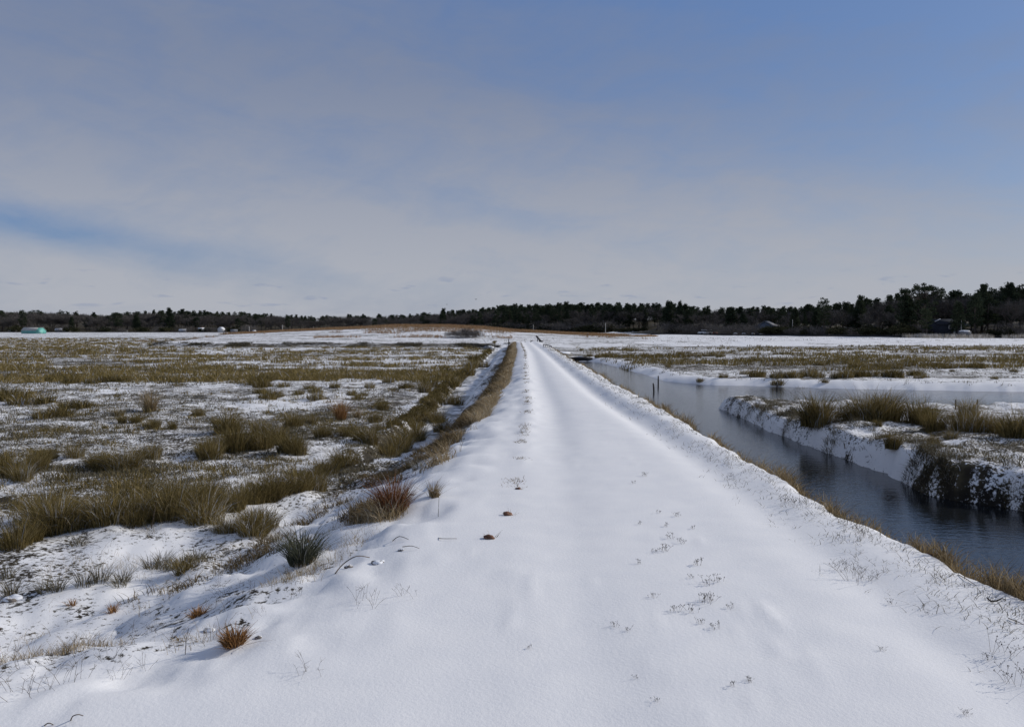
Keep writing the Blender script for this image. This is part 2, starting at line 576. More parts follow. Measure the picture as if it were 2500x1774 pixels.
def snow_cover(X, Y):
    X = np.asarray(X, float)
    Y = np.asarray(Y, float)
    big = fbm(X / 3.5, Y / 3.5, 101, 3)
    s = np.where(X < 1.5, .51 + .24 * big, .58 + .16 * big)
    s = np.where((X < 1.5) & (Y < 10.5), .58 + .2 * big, s)
    s = np.where((X < 1.5) & (Y > 30), .50 + .26 * fbm(X / 9, Y / 4, 103, 3), s)
    s = np.where((X > 1.5) & (Y > 36), .47 + .22 * fbm(X / 10, Y / 6, 104, 3), s)
    cy = cross_y(X)
    s = np.where(Y > cy, .58 + .20 * fbm(X / 6, Y / 2.5, 105, 3) + .1 * sstep(crest(X), .3, -.3), s)
    s = s - .12 * ((X < -48) & (Y > cy))
    face = np.exp(-((Y - cy - 1.2) / 1.3) ** 2)
    s = s - .22 * face * (X < 3)
    # creek banks: clean drifts on the far shore, mud on the undercut bend
    isle, dw = creek_d(X, Y)
    s = np.where((dw < 2.2) & (Y > 29), np.maximum(s, .95 - .25 * sstep(dw, 1.2, 2.2)), s)
    s = np.where((dw < 2.8) & (Y < 29) & (X > 5.5), .52 + .34 * fbm(X / .8, Y / .8, 106, 3) + .25 * (dw < .3), s)
    mud = sstep(13.9 + .8 * fbm(X / .8, Y / .8, 107, 2), Y, Y + 1.2) * (X > 5.5) * (1 - sstep(dw + .3 * fbm(X / .5, Y / .5, 108, 3), .10, .38))
    s = s - .55 * mud
    s = np.minimum(s, .15 + .85 * sstep(dw, -.02, .16))
    dd = poly_sd(X, Y, DIKE)
    e = dd
    s = np.where((e < 3) & (X < 1.5) & (Y < 100), np.maximum(s, .63 + .26 * fbm(X / .9, Y / .9, 109, 3)), s)
    wl = np.interp(Y, [0, 9, 14, 20, 95], [9, 9, 1.5, .95, .9])
    s = np.where((e > .12) & (e < wl + .3) & (X < 1.5) & (Y > 11) & (Y < 97), .45 + .3 * big, s)
    s = np.where((e > .15) & (X > 1.6) & (e < .95) & (Y < 66), .05, s)
    dxl = X - np.interp(Y, [10, 16, 20, 33, 75, 97], [-2.6, -2.15, -1.95, -2.0, -1.75, -1.6])
    s = np.where((dxl < -.28) & (dxl > -.95) & (Y > 13.5) & (Y < 96), .30 + .35 * fbm(X / .5, Y / .8, 110, 3), s)
    s = np.where((X > -2.5) & (X < -1.3) & (Y > 14) & (Y < 95) & (np.abs(X - np.interp(Y, [10, 16, 20, 33, 75, 97], [-2.6, -2.15, -1.95, -2.0, -1.75, -1.6])) < .33), .97, s)
    s = np.where(e < .05, 1.0 - .12 * sstep(e, -.5, .0) * (fbm(X / .3, Y / .3, 113, 2) > .1), s)
    # mound crest and fields of dry grass
    prof = np.exp(-((Y - 152) / 15.) ** 2)
    tan = sstep(Y, 139, 147) * sstep(178, Y, Y + 12) * sstep(crest(X), -.1, .35) * (X < 26)
    s = s - .75 * tan
    fd = Y - tree_d(X / np.maximum(Y, 1))
    s = np.where(fd > -2, .22 + .2 * fbm(X / 7, Y / 7, 115, 2), s)
    s = np.where(fd > 8, .02, s)  # leaf litter and the wood's shade both put into the low cover
    gap = np.exp(-(((X - 45) / 8.) ** 2 + ((Y - 312) / 8.) ** 2)) + .35 * np.exp(-(((X + 12.5) / 6.5) ** 2 + ((Y - 203) / 11.) ** 2))
    s = s + .55 * gap
    peat = (X > 5.5) * (Y < 30) * (1 - sstep(dw + .25 * fbm(X / .5, Y / .5, 118, 2), .08, .32)) * sstep(14.2, Y, Y + 1.5) + (1 - sstep(dw, -.05, .10)) * (Y < 66)
    return np.clip(s, 0, 1), np.clip(tan, 0, 1), np.clip(peat, 0, 1)


def gz(x, y):
    return float(height(np.array([x]), np.array([y]))[0])


# fan-shaped grid: fine underfoot, coarse towards the horizon
NC, NR = 860, 800
tt = np.linspace(-1, 1, NC)
tt = 1.9 * (.62 * tt + .38 * tt ** 3)
rows = -9 + np.geomspace(5.0, 3500, NR)
rows = np.concatenate([[-60, -25, -12], rows])
RY, TT = np.meshgrid(rows, tt, indexing='ij')
GX = TT * (np.maximum(RY, -4) + 7.5)
GX = np.where(RY < -4, TT * 30, GX)
GZ = height(GX, RY)
SN, TN, PT = snow_cover(GX, RY)
nr, nc = GX.shape
idx = np.arange(nr * nc).reshape(nr, nc)
Q = np.stack([idx[:-1, :-1], idx[:-1, 1:], idx[1:, 1:], idx[1:, :-1]], -1).reshape(-1, 4)
g_me = np_mesh('ground', np.stack([GX, RY, GZ], -1).reshape(-1, 3), Q, None, {'snow': SN.ravel(), 'tan': TN.ravel(), 'peat': PT.ravel()}, True)

m = bpy.data.materials.new('snowy_ground')
m.use_nodes = True
t = NT(m.node_tree)
pos = t.n('ShaderNodeNewGeometry').outputs['Position']
sn = t.n('ShaderNodeAttribute', attribute_name='snow').outputs['Fac']
tn = t.n('ShaderNodeAttribute', attribute_name='tan').outputs['Fac']
n_f = t.noise(pos, 20, 5, .7)
n_m = t.noise(pos, 3.2, 4, .6)
n_c = t.noise(pos, .55, 3, .6)
nn = t.m('ADD', t.m('MULTIPLY', t.m('SUBTRACT', n_f, .5), 1.9), t.m('ADD', t.m('MULTIPLY', t.m('SUBTRACT', n_m, .5), .8), t.m('MULTIPLY', t.m('SUBTRACT', n_c, .5), .75)))
fac = t.ss(t.m('ADD', sn, t.m('MULTIPLY', nn, .85)), .40, .56)
fac = t.m('MAXIMUM', fac, t.ss(sn, .93, .99))
soil = t.mix(t.ss(n_m, .35, .65), (.035, .028, .018), (.10, .082, .045))
soil = t.mix(t.n('ShaderNodeAttribute', attribute_name='peat').outputs['Fac'], soil, (.014, .012, .010))
soil = t.mix(tn, soil, t.mix(n_f, (.26, .17, .10), (.38, .26, .155)))
snowc = t.mix(t.ss(n_m, .3, .7), (.80, .805, .82), (.84, .84, .845))
col = t.mix(fac, soil, snowc)
p = t.n('ShaderNodeBsdfPrincipled')
t.put(p.inputs['Base Color'], col)
p.inputs['Roughness'].default_value = .75
p.inputs['Specular IOR Level'].default_value = .15
bmp = t.n('ShaderNodeBump')
bmp.inputs['Strength'].default_value = .22
bmp.inputs['Distance'].default_value = .012
t.put(bmp.inputs['Height'], t.m('ADD', t.noise(pos, 45, 3, .7), t.m('MULTIPLY', fac, 1.2)))
t.put(p.inputs['Normal'], bmp.outputs[0])
o_ = t.n('ShaderNodeOutputMaterial')
t.put(o_.inputs[0], p.outputs[0])
tag(new_obj('ground', g_me, m), kind='structure')

# creek water
m = bpy.data.materials.new('creek_water')
m.use_nodes = True
t = NT(m.node_tree)
pos = t.n('ShaderNodeNewGeometry').outputs['Position']
mp = t.vm('MULTIPLY', pos, (1.0, 2.2, 1.0))
h = t.m('ADD', t.noise(mp, 5.5, 3, .5, .4), t.m('MULTIPLY', t.noise(mp, 17, 2, .5), .35))
bmp = t.n('ShaderNodeBump')
bmp.inputs['Strength'].default_value = .10
bmp.inputs['Distance'].default_value = .05
t.put(bmp.inputs['Height'], h)
p = t.n('ShaderNodeBsdfPrincipled')
p.inputs['Base Color'].default_value = (.010, .012, .014, 1)
p.inputs['Roughness'].default_value = .06
p.inputs['IOR'].default_value = 1.33
t.put(p.inputs['Normal'], bmp.outputs[0])
o_ = t.n('ShaderNodeOutputMaterial')
t.put(o_.inputs[0], p.outputs[0])
tag(new_obj('creek_water', np_mesh('creek_water', [(2.2, -30, WZ), (90, -30, WZ), (90, 66, WZ), (2.2, 66, WZ)], [[0, 1, 2, 3]]), m), kind='structure')

# patchy ice on the ditch
m = bpy.data.materials.new('ditch_ice')
m.use_nodes = True
t = NT(m.node_tree)
pos = t.n('ShaderNodeNewGeometry').outputs['Position']
f_ = t.ss(t.noise(t.vm('MULTIPLY', pos, (1.2, .5, 1)), 1.6, 4, .6), .40, .56)
p = t.n('ShaderNodeBsdfPrincipled')
t.put(p.inputs['Base Color'], t.mix(f_, (.13, .13, .115), (.66, .66, .67)))
p.inputs['Roughness'].default_value = .45
o_ = t.n('ShaderNodeOutputMaterial')
t.put(o_.inputs[0], p.outputs[0])
yy = np.linspace(16.5, 94, 40)
xc = np.interp(yy, [10, 16, 20, 33, 75, 97], [-2.6, -2.15, -1.95, -2.0, -1.75, -1.6])
V = np.concatenate([np.stack([xc - .62, yy, yy * 0 - 1.0], -1), np.stack([xc + .62, yy, yy * 0 - 1.0], -1)])
Q = [[i, i + 40, i + 41, i + 1] for i in range(39)]
tag(new_obj('ditch_ice', np_mesh('ditch_ice', V, Q), m), kind='structure')


# ------------------------------------------------------------------ grass
def blades(base, h, wd, dirx, diry, droop, hue, rng):
    """base (N,3); each blade is a bent strip of one quad and one tip triangle"""
    n = len(base)
    yaw = rng.random(n) * 2 * np.pi
    wx, wy = np.cos(yaw) * wd / 2, np.sin(yaw) * wd / 2
    wv = np.stack([wx, wy, 0 * wx], -1)
    V = np.empty((n, 7, 3))
    for k, u in enumerate((0.0, .38, .72)):
        c = base + np.stack([dirx * u ** 1.9, diry * u ** 1.9, h * (u - droop * u ** 3.2)], -1)
        wk = (1.0, .95, .7)[k]
        V[:, 2 * k] = c - wv * wk
        V[:, 2 * k + 1] = c + wv * wk
    V[:, 6] = base + np.stack([dirx, diry, h * (1 - droop)], -1)
    i = np.arange(n)[:, None] * 7
    q = np.concatenate([i + np.array([[0, 1, 3, 2]]), i + np.array([[2, 3, 5, 4]])])
    return V.reshape(-1, 3), q, i + np.array([[4, 5, 6]]), np.repeat(hue, 7)


def clump_mesh(name, seed, n, R, H, spread, droop, wd, hue_sd=.22, frost=.03, oval=1.0):
    rg = np.random.default_rng(seed)
    r = R * np.sqrt(rg.random(n))
    a = rg.random(n) * 2 * np.pi
    bx, by = r * np.cos(a) * oval, r * np.sin(a)
    hh = H * (.45 + .55 * rg.random(n)) * (1.05 - .35 * (r / R) ** 2)
    out = spread * hh * (.25 + .9 * (r / R)) * (.5 + rg.random(n))
    mess = np.where(rg.random(n) < .42, .48, .17)
    dx = np.cos(a) * out + rg.normal(0, 1, n) * mess * hh
    dy = np.sin(a) * out + rg.normal(0, 1, n) * mess * hh
    hue = np.clip(.45 + rg.normal(0, hue_sd, n), 0, .92)
    hue[rg.random(n) < frost] = 1.0
    V, q, t_, hu = blades(np.stack([bx, by, 0 * bx - .03], -1), hh, wd * (.7 + .6 * rg.random(n)), dx, dy, droop * rg.random(n), hue, rg)
    return np_mesh(name, V, q, t_, {'hue': hu})


RUSH = [clump_mesh('rush_clump', 10 + i, 640, .15 + .03 * (i % 3), .56, .26 + .10 * (i % 3), .5, .0046, .32, .008, 1 + .3 * (i % 2)) for i in range(9)]
RUSH_FAR = [clump_mesh('rush_clump', 40 + i, 240, .26, .52, .3, .4, .013, .26, .03, 1.3) for i in range(5)]
SPARSE = [clump_mesh('grass_tuft', 60 + i, 110, .22, .30, .55, .45, .005, .25, .1) for i in range(4)]
for me in RUSH + RUSH_FAR:
    me.materials.append(M_RUSH)
for me in SPARSE:
    me.materials.append(M_GREY)


def put(name, me, x, y, sc=1.0, sz=1.0, label=None, cat='grass clump', group=None, mat=None, z=None):
    o = new_obj(name, me, mat)
    o.location = (x, y, gz(x, y) if z is None else z)
    o.rotation_euler = (0, 0, random.random() * 6.28)
    o.scale = (sc, sc, sc * sz)
    return tag(o, label, cat, group)


def rush(x, y, z, hpx, label, group, far_=False, wide=1.0):
    X, Y = at(x, y, z)
    Hh = hpx * Y / F / .50 * (.88 + .40 * random.random())
    X += random.gauss(0, .012) * Y + (.2 if z > -.55 else 0)
    while z > -.55 and gz(X, Y) < -.56 and X < 14:
        X += .08
    me = random.choice(RUSH_FAR if far_ else RUSH)
    return put('rush_clump', me, X, Y, Hh * wide, 1 / wide, label, 'rush clump', group)


G_LEFT = 'rush clumps in the left marsh'
bank_near = [(18, 1338, 95), (45, 1322, 100), (80, 1305, 95), (115, 1300, 105), (150, 1300, 105), (185, 1296, 95), (218, 1288, 90), (252, 1290, 90), (285, 1292, 85), (312, 1285, 75),
             (130, 1270, 95), (70, 1275, 90), (200, 1262, 70)]
for x, y, hp in bank_near:
    rush(x, y, -.7, hp, 'olive brown rush clump in the thick row by the left edge of the marsh', 'rush row nearest the left edge')
bank_mid = [(365, 1272, 95), (400, 1276, 95), (440, 1270, 100), (478, 1268, 90), (515, 1282, 85), (555, 1300, 70), (585, 1304, 80), (618, 1312, 85), (640, 1290, 80), (560, 1245, 75), (600, 1225, 85),
            (640, 1215, 85), (685, 1218, 85), (722, 1205, 80), (760, 1195, 75), (800, 1160, 70), (830, 1140, 65), (790, 1185, 60), (345, 1240, 90), (395, 1220, 70), (470, 1225, 70), (520, 1215, 65), (500, 1250, 80), (450, 1248, 85)]
for x, y, hp in bank_mid:
    rush(x, y, -.7, hp, 'brown rush clump in the big tangled thicket reaching to the snowy slope', 'rush thicket at the foot of the track slope')
back = [(30, 1178, 60), (62, 1165, 62), (85, 1150, 55), (110, 1128, 50), (8, 1140, 55), (130, 1120, 42), (190, 1118, 42), (240, 1138, 50), (270, 1148, 62), (300, 1152, 68), (330, 1150, 72), (350, 1125, 55),
        (210, 1140, 45), (375, 1115, 45)]
for x, y, hp in back:
    rush(x, y, -.7, hp, 'rush clump in the loose second row behind the thick left row', 'second rush row of the left marsh')
mid = [(480, 1112, 52), (510, 1118, 60), (535, 1105, 55), (570, 1095, 75), (598, 1098, 80), (630, 1095, 78), (662, 1085, 70), (690, 1078, 62), (725, 1108, 55), (750, 1105, 58), (770, 1068, 50), (720, 1040, 42), (690, 1045, 45),
       (600, 1060, 60), (640, 1060, 55), (760, 1035, 32)]
for x, y, hp in mid:
    rush(x, y, -.7, hp, 'dense olive rush clump in the broad patch midway across the left marsh', 'broad rush patch midway across the left marsh')
for x, y, hp in [(330, 1030, 30), (410, 1042, 32), (425, 1045, 34), (400, 1045, 30), (290, 1015, 28), (490, 1010, 34), (500, 1030, 24), (300, 1030, 26), (225, 1045, 18)]:
    rush(x, y, -.7, hp, 'small lone rush clump near the tan grass tuft in the left marsh', 'small clumps by the tan tuft')
for x, y, hp in [(5, 972, 45), (35, 978, 45), (60, 985, 40), (95, 985, 42), (125, 1000, 38), (150, 1018, 40), (120, 1022, 42), (165, 1000, 34), (75, 972, 38)]:
    rush(x, y, -.7, hp, 'rush clump in the low patch at the left edge behind open snow', 'low rush patch at the left edge', True)
for x, y, hp in [(590, 930, 30), (615, 936, 36), (640, 940, 36), (668, 944, 34), (695, 945, 28), (645, 972, 30), (668, 976, 34), (695, 978, 38), (630, 960, 26), (710, 960, 24)]:
    rush(x, y, -.7, hp, 'rush clump in the short dark bank half way to the far dike', 'short rush bank half way to the dike', True)
for x, y, hp in [(150, 930, 28), (165, 935, 30), (200, 936, 24), (235, 936, 24), (265, 934, 26), (295, 934, 26), (330, 934, 28), (365, 928, 24), (400, 928, 24), (440, 927, 26), (470, 928, 22),
                 (760, 950, 22), (800, 948, 22), (840, 945, 24), (745, 965, 26), (780, 970, 22), (850, 965, 26), (870, 975, 26), (900, 965, 24), (940, 950, 24), (960, 935, 22), (985, 945, 22)]:
    rush(x, y, -.7, hp, 'rush clump in the long low row across the middle of the left marsh', 'long low rush row across the left marsh', True)
# shaggy clumps leaning over the frozen ditch
dl = [(850, 1068, 50), (880, 1075, 52), (915, 1080, 55), (945, 1072, 60), (970, 1085, 62), (995, 1062, 60), (1012, 1045, 55), (1030, 1028, 52), (1042, 1005, 50), (1055, 985, 46), (1068, 968, 45), (1082, 948, 40),
      (1095, 935, 36), (1105, 925, 34), (1118, 912, 32), (1126, 905, 30), (1136, 895, 28), (1146, 886, 24), (1156, 880, 22), (1010, 1000, 40), (1040, 960, 34), (1075, 925, 28), (935, 1035, 34), (975, 1040, 40), (900, 1050, 34)]
for i, (x, y, hp) in enumerate(dl):
    rush(x + 1, y, -.72, hp, 'shaggy rush clump leaning over the left edge of the frozen ditch', 'rush clumps along the frozen ditch', y < 960)
# land point across the creek
isl = [(1925, 1018, 42), (1948, 1026, 66), (1975, 1028, 70), (2002, 1024, 68), (2022, 1020, 66), (2062, 1015, 55), (2085, 1014, 55), (2105, 1018, 58), (2135, 1022, 62), (2160, 1026, 64), (2185, 1030, 62), (2215, 1030, 48),
       (2250, 1036, 44), (2254, 1005, 48), (2295, 1048, 58), (2325, 1048, 56), (2360, 1052, 55), (2385, 1052, 56), (2412, 1056, 55), (2452, 1066, 62), (2480, 1070, 66), (2505, 1072, 66), (2540, 1070, 60), (2590, 1070, 60)]
for x, y, hp in isl:
    rush(x, y, -.47, hp * 1.3, 'tall olive rush clump in the dark row on the land point across the creek', 'rush row on the land point')
for x, y, hp in [(2168, 1084, 50), (2228, 1088, 36), (2255, 1094, 34), (2291, 1094, 30), (2118, 1045, 20), (2285, 1072, 28)]:
    rush(x, y, -.5, hp, 'small thin rush tuft on the creek bank in front of the dark row', 'small tufts on the creek bank')
# marsh beyond the creek
ri = [(x, 916 + 3 * math.sin(x * .05), 27) for x in range(1868, 2240, 15)] + [(1820, 908, 14), (1835, 910, 16), (2235, 920, 18), (1742, 917, 14), (2010, 924, 16), (2255, 919, 16), (2420, 920, 15), (1975, 926, 20), (1950, 922, 22)]
for x, y, hp in ri:
    rush(x, y, -.62, hp, 'dark rush clump in the long band just beyond the cross channel', 'rush band beyond the cross channel', True)
ri2 = [(x, 893 + 4 * math.sin(x * .03), 20) for x in range(2062, 2400, 17)] + [(x, 869 + 1.5 * math.sin(x * .09), 12) for x in range(1392, 1760, 14)] + [(x, 880 + 2 * math.sin(x * .08), 12) for x in range(1835, 1965, 16)]
for x, y, hp in ri2:
    rush(x, y, -.64, hp, 'low dark rush clump in the far marsh right of the track', 'rush clumps in the far right marsh', True, 1.2)
for x, y, hp in [(1395, 878, 12), (1480, 875, 9), (1470, 876, 9), (1528, 879, 10), (1630, 893, 14), (1565, 905, 12), (1595, 912, 10), (1705, 918, 16), (1650, 921, 12), (2235, 892, 12), (2490, 905, 14), (2465, 890, 10), (2300, 905, 10)]:
    rush(x, y, -.64, hp, 'lone dark rush tuft on open snow beyond the creek', 'lone tufts beyond the creek', True)

# clumps one can point at
def special(name, x, y, z, hpx, wpx, n, mat, label, cat, spread=.35, droop=.2, wd=.006, seed=1, oval=1.0, frost=.05):
    X, Y = at(x, y, z)
    zg = gz(X, Y)
    X, Y = at(x, y, zg)
    k = Y / F
    me = clump_mesh(name, seed, n, wpx * k * .28, hpx * k * 1.25, spread, droop, wd, .2, frost, oval)
    return put(name, me, X, Y, 1, 1, label, cat, None, mat)


special('bluestem_clump', 960, 1262, -.35, 108, 95, 520, M_RED, 'large rust red grass clump on the slope between track and marsh', 'grass clump', .35, .15, .006, 201)
special('bluestem_clump', 1060, 1225, -.2, 52, 40, 120, M_TAN, 'thin pale tan grass clump just right of the rust red clump', 'grass clump', .3, .2, .005, 202)
special('sedge_clump', 738, 1408, -.45, 88, 110, 420, M_SEDGE, 'spiky dark grey green rush clump low on the near slope', 'rush clump', .75, .25, .006, 203)
special('grass_tussock', 572, 1578, -.25, 60, 75, 420, M_ORANGE, 'round orange brown tussock nearest the camera at the snow edge', 'grass clump', .42, .3, .005, 204)
special('grass_tussock', 484, 1515, -.45, 38, 55, 220, M_ORANGE, 'smaller orange tussock just behind the nearest round tussock', 'grass clump', .5, .45, .005, 205)
special('grass_tussock', 445, 1600, -.3, 26, 45, 130, M_TAN, 'low flattened tan tussock left of the nearest round tussock', 'grass clump', .8, .5, .005, 206)
special('grass_tussock', 275, 1490, -.55, 36, 30, 90, M_ORANGE, 'thin upright orange tuft in snow at lower left', 'grass clump', .3, .2, .005, 207)
special('grass_tussock', 176, 1482, -.6, 30, 22, 60, M_ORANGE, 'tiny orange tuft left of the thin upright orange tuft', 'grass clump', .3, .2, .005, 208)
special('bluestem_clump', 367, 1005, -.7, 62, 46, 300, M_TAN, 'tall fan shaped pale tan clump standing alone in left marsh', 'grass clump', .25, .1, .009, 209)
special('bluestem_clump', 832, 1028, -.7, 56, 38, 260, M_ORANGE, 'bright orange brown clump standing in snow left of the ditch', 'grass clump', .3, .15, .008, 210)
special('bluestem_clump', 872, 1020, -.7, 34, 26, 110, M_TAN, 'short tan clump beside the bright orange brown clump', 'grass clump', .35, .2, .008, 211)
special('grass_tussock', 450, 1398, -.68, 62, 70, 200, M_RUSH, 'grey olive clump with drooping stems in front of the tangled thicket', 'grass clump', .55, .3, .005, 212, 1.0, .15)
special('grass_tussock', 190, 1330, -.7, 42, 60, 90, M_GREY, 'thin grey clump in open snow before the left rush row', 'grass clump', .7, .3, .005, 213)
special('grass_tussock', 1022, 1142, -.3, 34, 50, 130, M_GREY, 'snow capped grey clump on the track slope above the rust red clump', 'grass clump', .6, .4, .005, 214, 1.3, .25)
for i, (x, y, hp) in enumerate([(30, 1450, 60), (110, 1450, 48), (140, 1445, 55), (205, 1432, 55), (245, 1425, 58), (290, 1440, 40), (300, 1428, 45), (370, 1385, 45), (395, 1375, 50), (15, 1420, 50), (480, 1365, 36)]):
    special('weed_tuft', x, y, -.65, hp, 60, 90, M_GREY, 'thin grey weed tuft poking through snow at lower left', 'weed tuft', .6, .2, .0042, 230 + i)['group'] = 'grey weed tufts at lower left'

# ground cover nobody could count
def stuff_blades(name, pts, h, wd, lean, mat, seed, droop=.3, hue0=.45, hs=.22, frost=.03, bias=(0, 0)):
    rg = np.random.default_rng(seed)
    n = len(pts)
    z = height(pts[:, 0], pts[:, 1])
    base = np.stack([pts[:, 0], pts[:, 1], z - .015], -1)
    dx = (rg.normal(0, lean, n) + bias[0]) * h
    dy = (rg.normal(0, lean, n) + bias[1]) * h
    hue = np.clip(hue0 + rg.normal(0, hs, n), 0, .93)
    hue[rg.random(n) < frost] = 1.0
    V, q, t_, hu = blades(base, h, wd, dx, dy, droop * rg.random(n), hue, rg)
    return tag(new_obj(name, np_mesh(name, V, q, t_, {'hue': hu}), mat), kind='stuff')


def tufts(P, k, r, rg):
    """k blades round each point"""
    n = len(P)
    c = np.repeat(P, k, 0)
    rr = np.repeat(r, k) if hasattr(r, '__len__') else r
    return c + rg.normal(0, 1, (n * k, 2)) * (rr[:, None] if hasattr(rr, '__len__') else rr)


def fan(n, y0, y1, x0, x1, rg, power=1.0):
    """points spread over the ground, thinning with distance, x given as photo pixels"""
    u = rg.random(n)
    Y = (y0 ** (-power) + u * (y1 ** (-power) - y0 ** (-power))) ** (-1 / power)
    X = (x0 + rg.random(n) * (x1 - x0) - CX) / F * Y
    return np.stack([X, Y], -1)


rg = np.random.default_rng(501)
# left marsh stubble
P = fan(46000, 6.5, 75, -700, 1180, rg, .75)
dd = poly_sd(P[:, 0], P[:, 1], DIKE)
foot = np.interp(P[:, 1], [0, 4, 9, 16, 95], [3.0, 2.6, 1.7, 1.35, 1.2])
dit = np.interp(P[:, 1], [10, 16, 20, 33, 75, 97], [-2.6, -2.3, -2.35, -2.4, -2.2, -2.1])
ms = fbm(P[:, 0] / 1.6, P[:, 1] / 1.6, 301, 3) + .6 * fbm(P[:, 0] / 6, P[:, 1] / 6, 302, 2)
ok = (dd > foot) & ((P[:, 0] < dit) | (P[:, 1] < 14)) & (ms > np.interp(P[:, 1], [7, 10, 13, 20, 40], [.42, .25, -.10, -.3, -.4]) + .35 * rg.random(len(P)))
P = P[ok]
B = tufts(P, 7, .05 + .001 * P[:, 1], rg)
Yb = B[:, 1]
hb = (.02 + .075 * rg.random(len(B))) * (1 + .9 * np.repeat(np.clip(ms[ok], 0, 1), 7))
stuff_blades('marsh_stubble', B, hb, .0035 + .00042 * Yb, .55, M_GREY, 502, .5, .55, .25, .08)
# small olive tufts scattered between the bigger clumps
P = fan(3000, 9.3, 42, -500, 1120, rg, .8)
dd = poly_sd(P[:, 0], P[:, 1], DIKE)
dit = np.interp(P[:, 1], [10, 16, 20, 33, 75, 97], [-2.6, -2.4, -2.45, -2.5, -2.3, -2.2])
ms = fbm(P[:, 0] / 2.2, P[:, 1] / 2.2, 305, 3)
ok = (dd > np.interp(P[:, 1], [0, 9, 12, 16], [4.2, 3.4, 2.2, 1.4])) & ((P[:, 0] < dit) | (P[:, 1] < 14)) & (ms > -.12 + .3 * rg.random(len(P)))
P = P[ok]
B = tufts(P, 26, .06 + .0015 * P[:, 1], rg)
hb = (.05 + .13 * rg.random(len(B))) * np.repeat(.5 + .9 * rg.random(len(P)), 26)
stuff_blades('marsh_tufts', B, hb, .0032 + .00036 * B[:, 1], .5, M_RUSH, 523, .6, np.repeat(.30 + .3 * rg.random(len(P)), 26), .22, .02)
# right marsh stubble
P = fan(15000, 9, 100, 1500, 3000, rg, .6)
dw = poly_sd(P[:, 0], P[:, 1], WATER)
ms = fbm(P[:, 0] / 1.8, P[:, 1] / 1.8, 311, 3)
farfield = P[:, 1] > 40
ok = (dw > np.where(P[:, 1] > 29, 1.6, .9)) & (P[:, 0] > 5) & (ms > np.where(farfield, -.6, .10) + .3 * rg.random(len(P)))
P = P[ok]
B = tufts(P, 7, .05 + .0012 * P[:, 1], rg)
hb = (.05 + .08 * rg.random(len(B)))
stuff_blades('marsh_stubble', B, hb, .0035 + .00045 * B[:, 1], .55, M_GREY, 503, .4, .42, .25, .06)
# ragged grass along the creek bank of the land point
P = np.stack([5.8 + 3.2 * rg.random(9000), 8 + 19 * rg.random(9000)], -1)
dw = poly_sd(P[:, 0], P[:, 1], WATER)
ok = (dw > .12) & (dw < 1.1) & (fbm(P[:, 0] / .5, P[:, 1] / .5, 317, 3) > .14)
B = tufts(P[ok], 7, .05, rg)
stuff_blades('bank_tufts', B, .06 + .14 * rg.random(len(B)), .009 + 0 * B[:, 0], .7, M_GREY, 520, .7, .32, .2, .05, (-.3, 0))
P = np.stack([5.6 + 2.8 * rg.random(14000), 7 + 7.5 * rg.random(14000)], -1)
isl_, dw = creek_d(P[:, 0], P[:, 1])
ok = (dw > .02) & (dw < .30 + .2 * fbm(P[:, 0] / .4, P[:, 1] / .4, 318, 2)) & (P[:, 1] < 13.8) & (fbm(P[:, 0] / .35, P[:, 1] / .35, 319, 3) > -.05)
B = tufts(P[ok], 5, .05, rg)
stuff_blades('undercut_bank_grass', B, .03 + .08 * rg.random(len(B)), .007 + 0 * B[:, 0], .8, M_GREY, 522, .9, .05, .16, .0, (-.5, -.1))
# grass hanging over the left bank of the ditch
n = 4200
Y = (18 ** -.5 + rg.random(n) * (95 ** -.5 - 17 ** -.5)) ** (-2)
X = np.interp(Y, [10, 16, 20, 33, 75, 97], [-2.6, -2.15, -1.95, -2.0, -1.75, -1.6]) - .46 - .4 * rg.random(n)
ok = fbm(X / .6, Y / 1.1, 318, 3) > -.18
B = tufts(np.stack([X, Y], -1)[ok], 4, .05, rg)
stuff_blades('ditch_bank_grass', B, .05 + .12 * rg.random(len(B)), .004 + .0004 * B[:, 1], .6, M_RUSH, 521, .7, .38, .24, .04, (.35, -.1))
# far rush beds, left and right
P = fan(15000, 34, 178, -900, 1200, rg, .55)
band = .75 * fbm(P[:, 0] / 9, P[:, 1] / 3.4, 321, 3) + .55 * fbm(P[:, 0] / 2.2, P[:, 1] / 1.6, 322, 2)
thr = np.interp(P[:, 0] / P[:, 1] * F + CX, [-900, 100, 500, 800, 1180], [-.26, -.16, .04, .14, .16]) - .2 * sstep(P[:, 1], 70, 90)
ok = (P[:, 1] < cross_y(P[:, 0]) - 1.0) & (band > thr) & (P[:, 0] < np.interp(P[:, 1], [38, 95], [-2.6, -2.3]))
P = P[ok]
B = tufts(P, 16, .19, rg)
hb = (.12 + .22 * rg.random(len(B))) * np.repeat(.6 + .8 * rg.random(len(P)), 16)
stuff_blades('rush_bed', B, hb, .012 + .00035 * B[:, 1], .55, M_RUSH, 504, .6, np.repeat(.40 + .25 * rg.random(len(P)), 16), .2, .015)
P = fan(9000, 44, 104, 1380, 3200, rg, .5)
band = fbm(P[:, 0] / 9, P[:, 1] / 4.0, 331, 3)
ok = (P[:, 1] < cross_y(P[:, 0]) - 1.5) & (band > .10 - .25 * sstep(P[:, 1], 82, 94)) & (P[:, 0] > 6.8)
P = P[ok]
B = tufts(P, 9, .18, rg)
hb = (.14 + .2 * rg.random(len(B))) * np.repeat(.6 + .8 * rg.random(len(P)), 9)
stuff_blades('rush_bed', B, hb, .012 + .00035 * B[:, 1], .3, M_RUSH, 505, .3, .40, .22, .02)

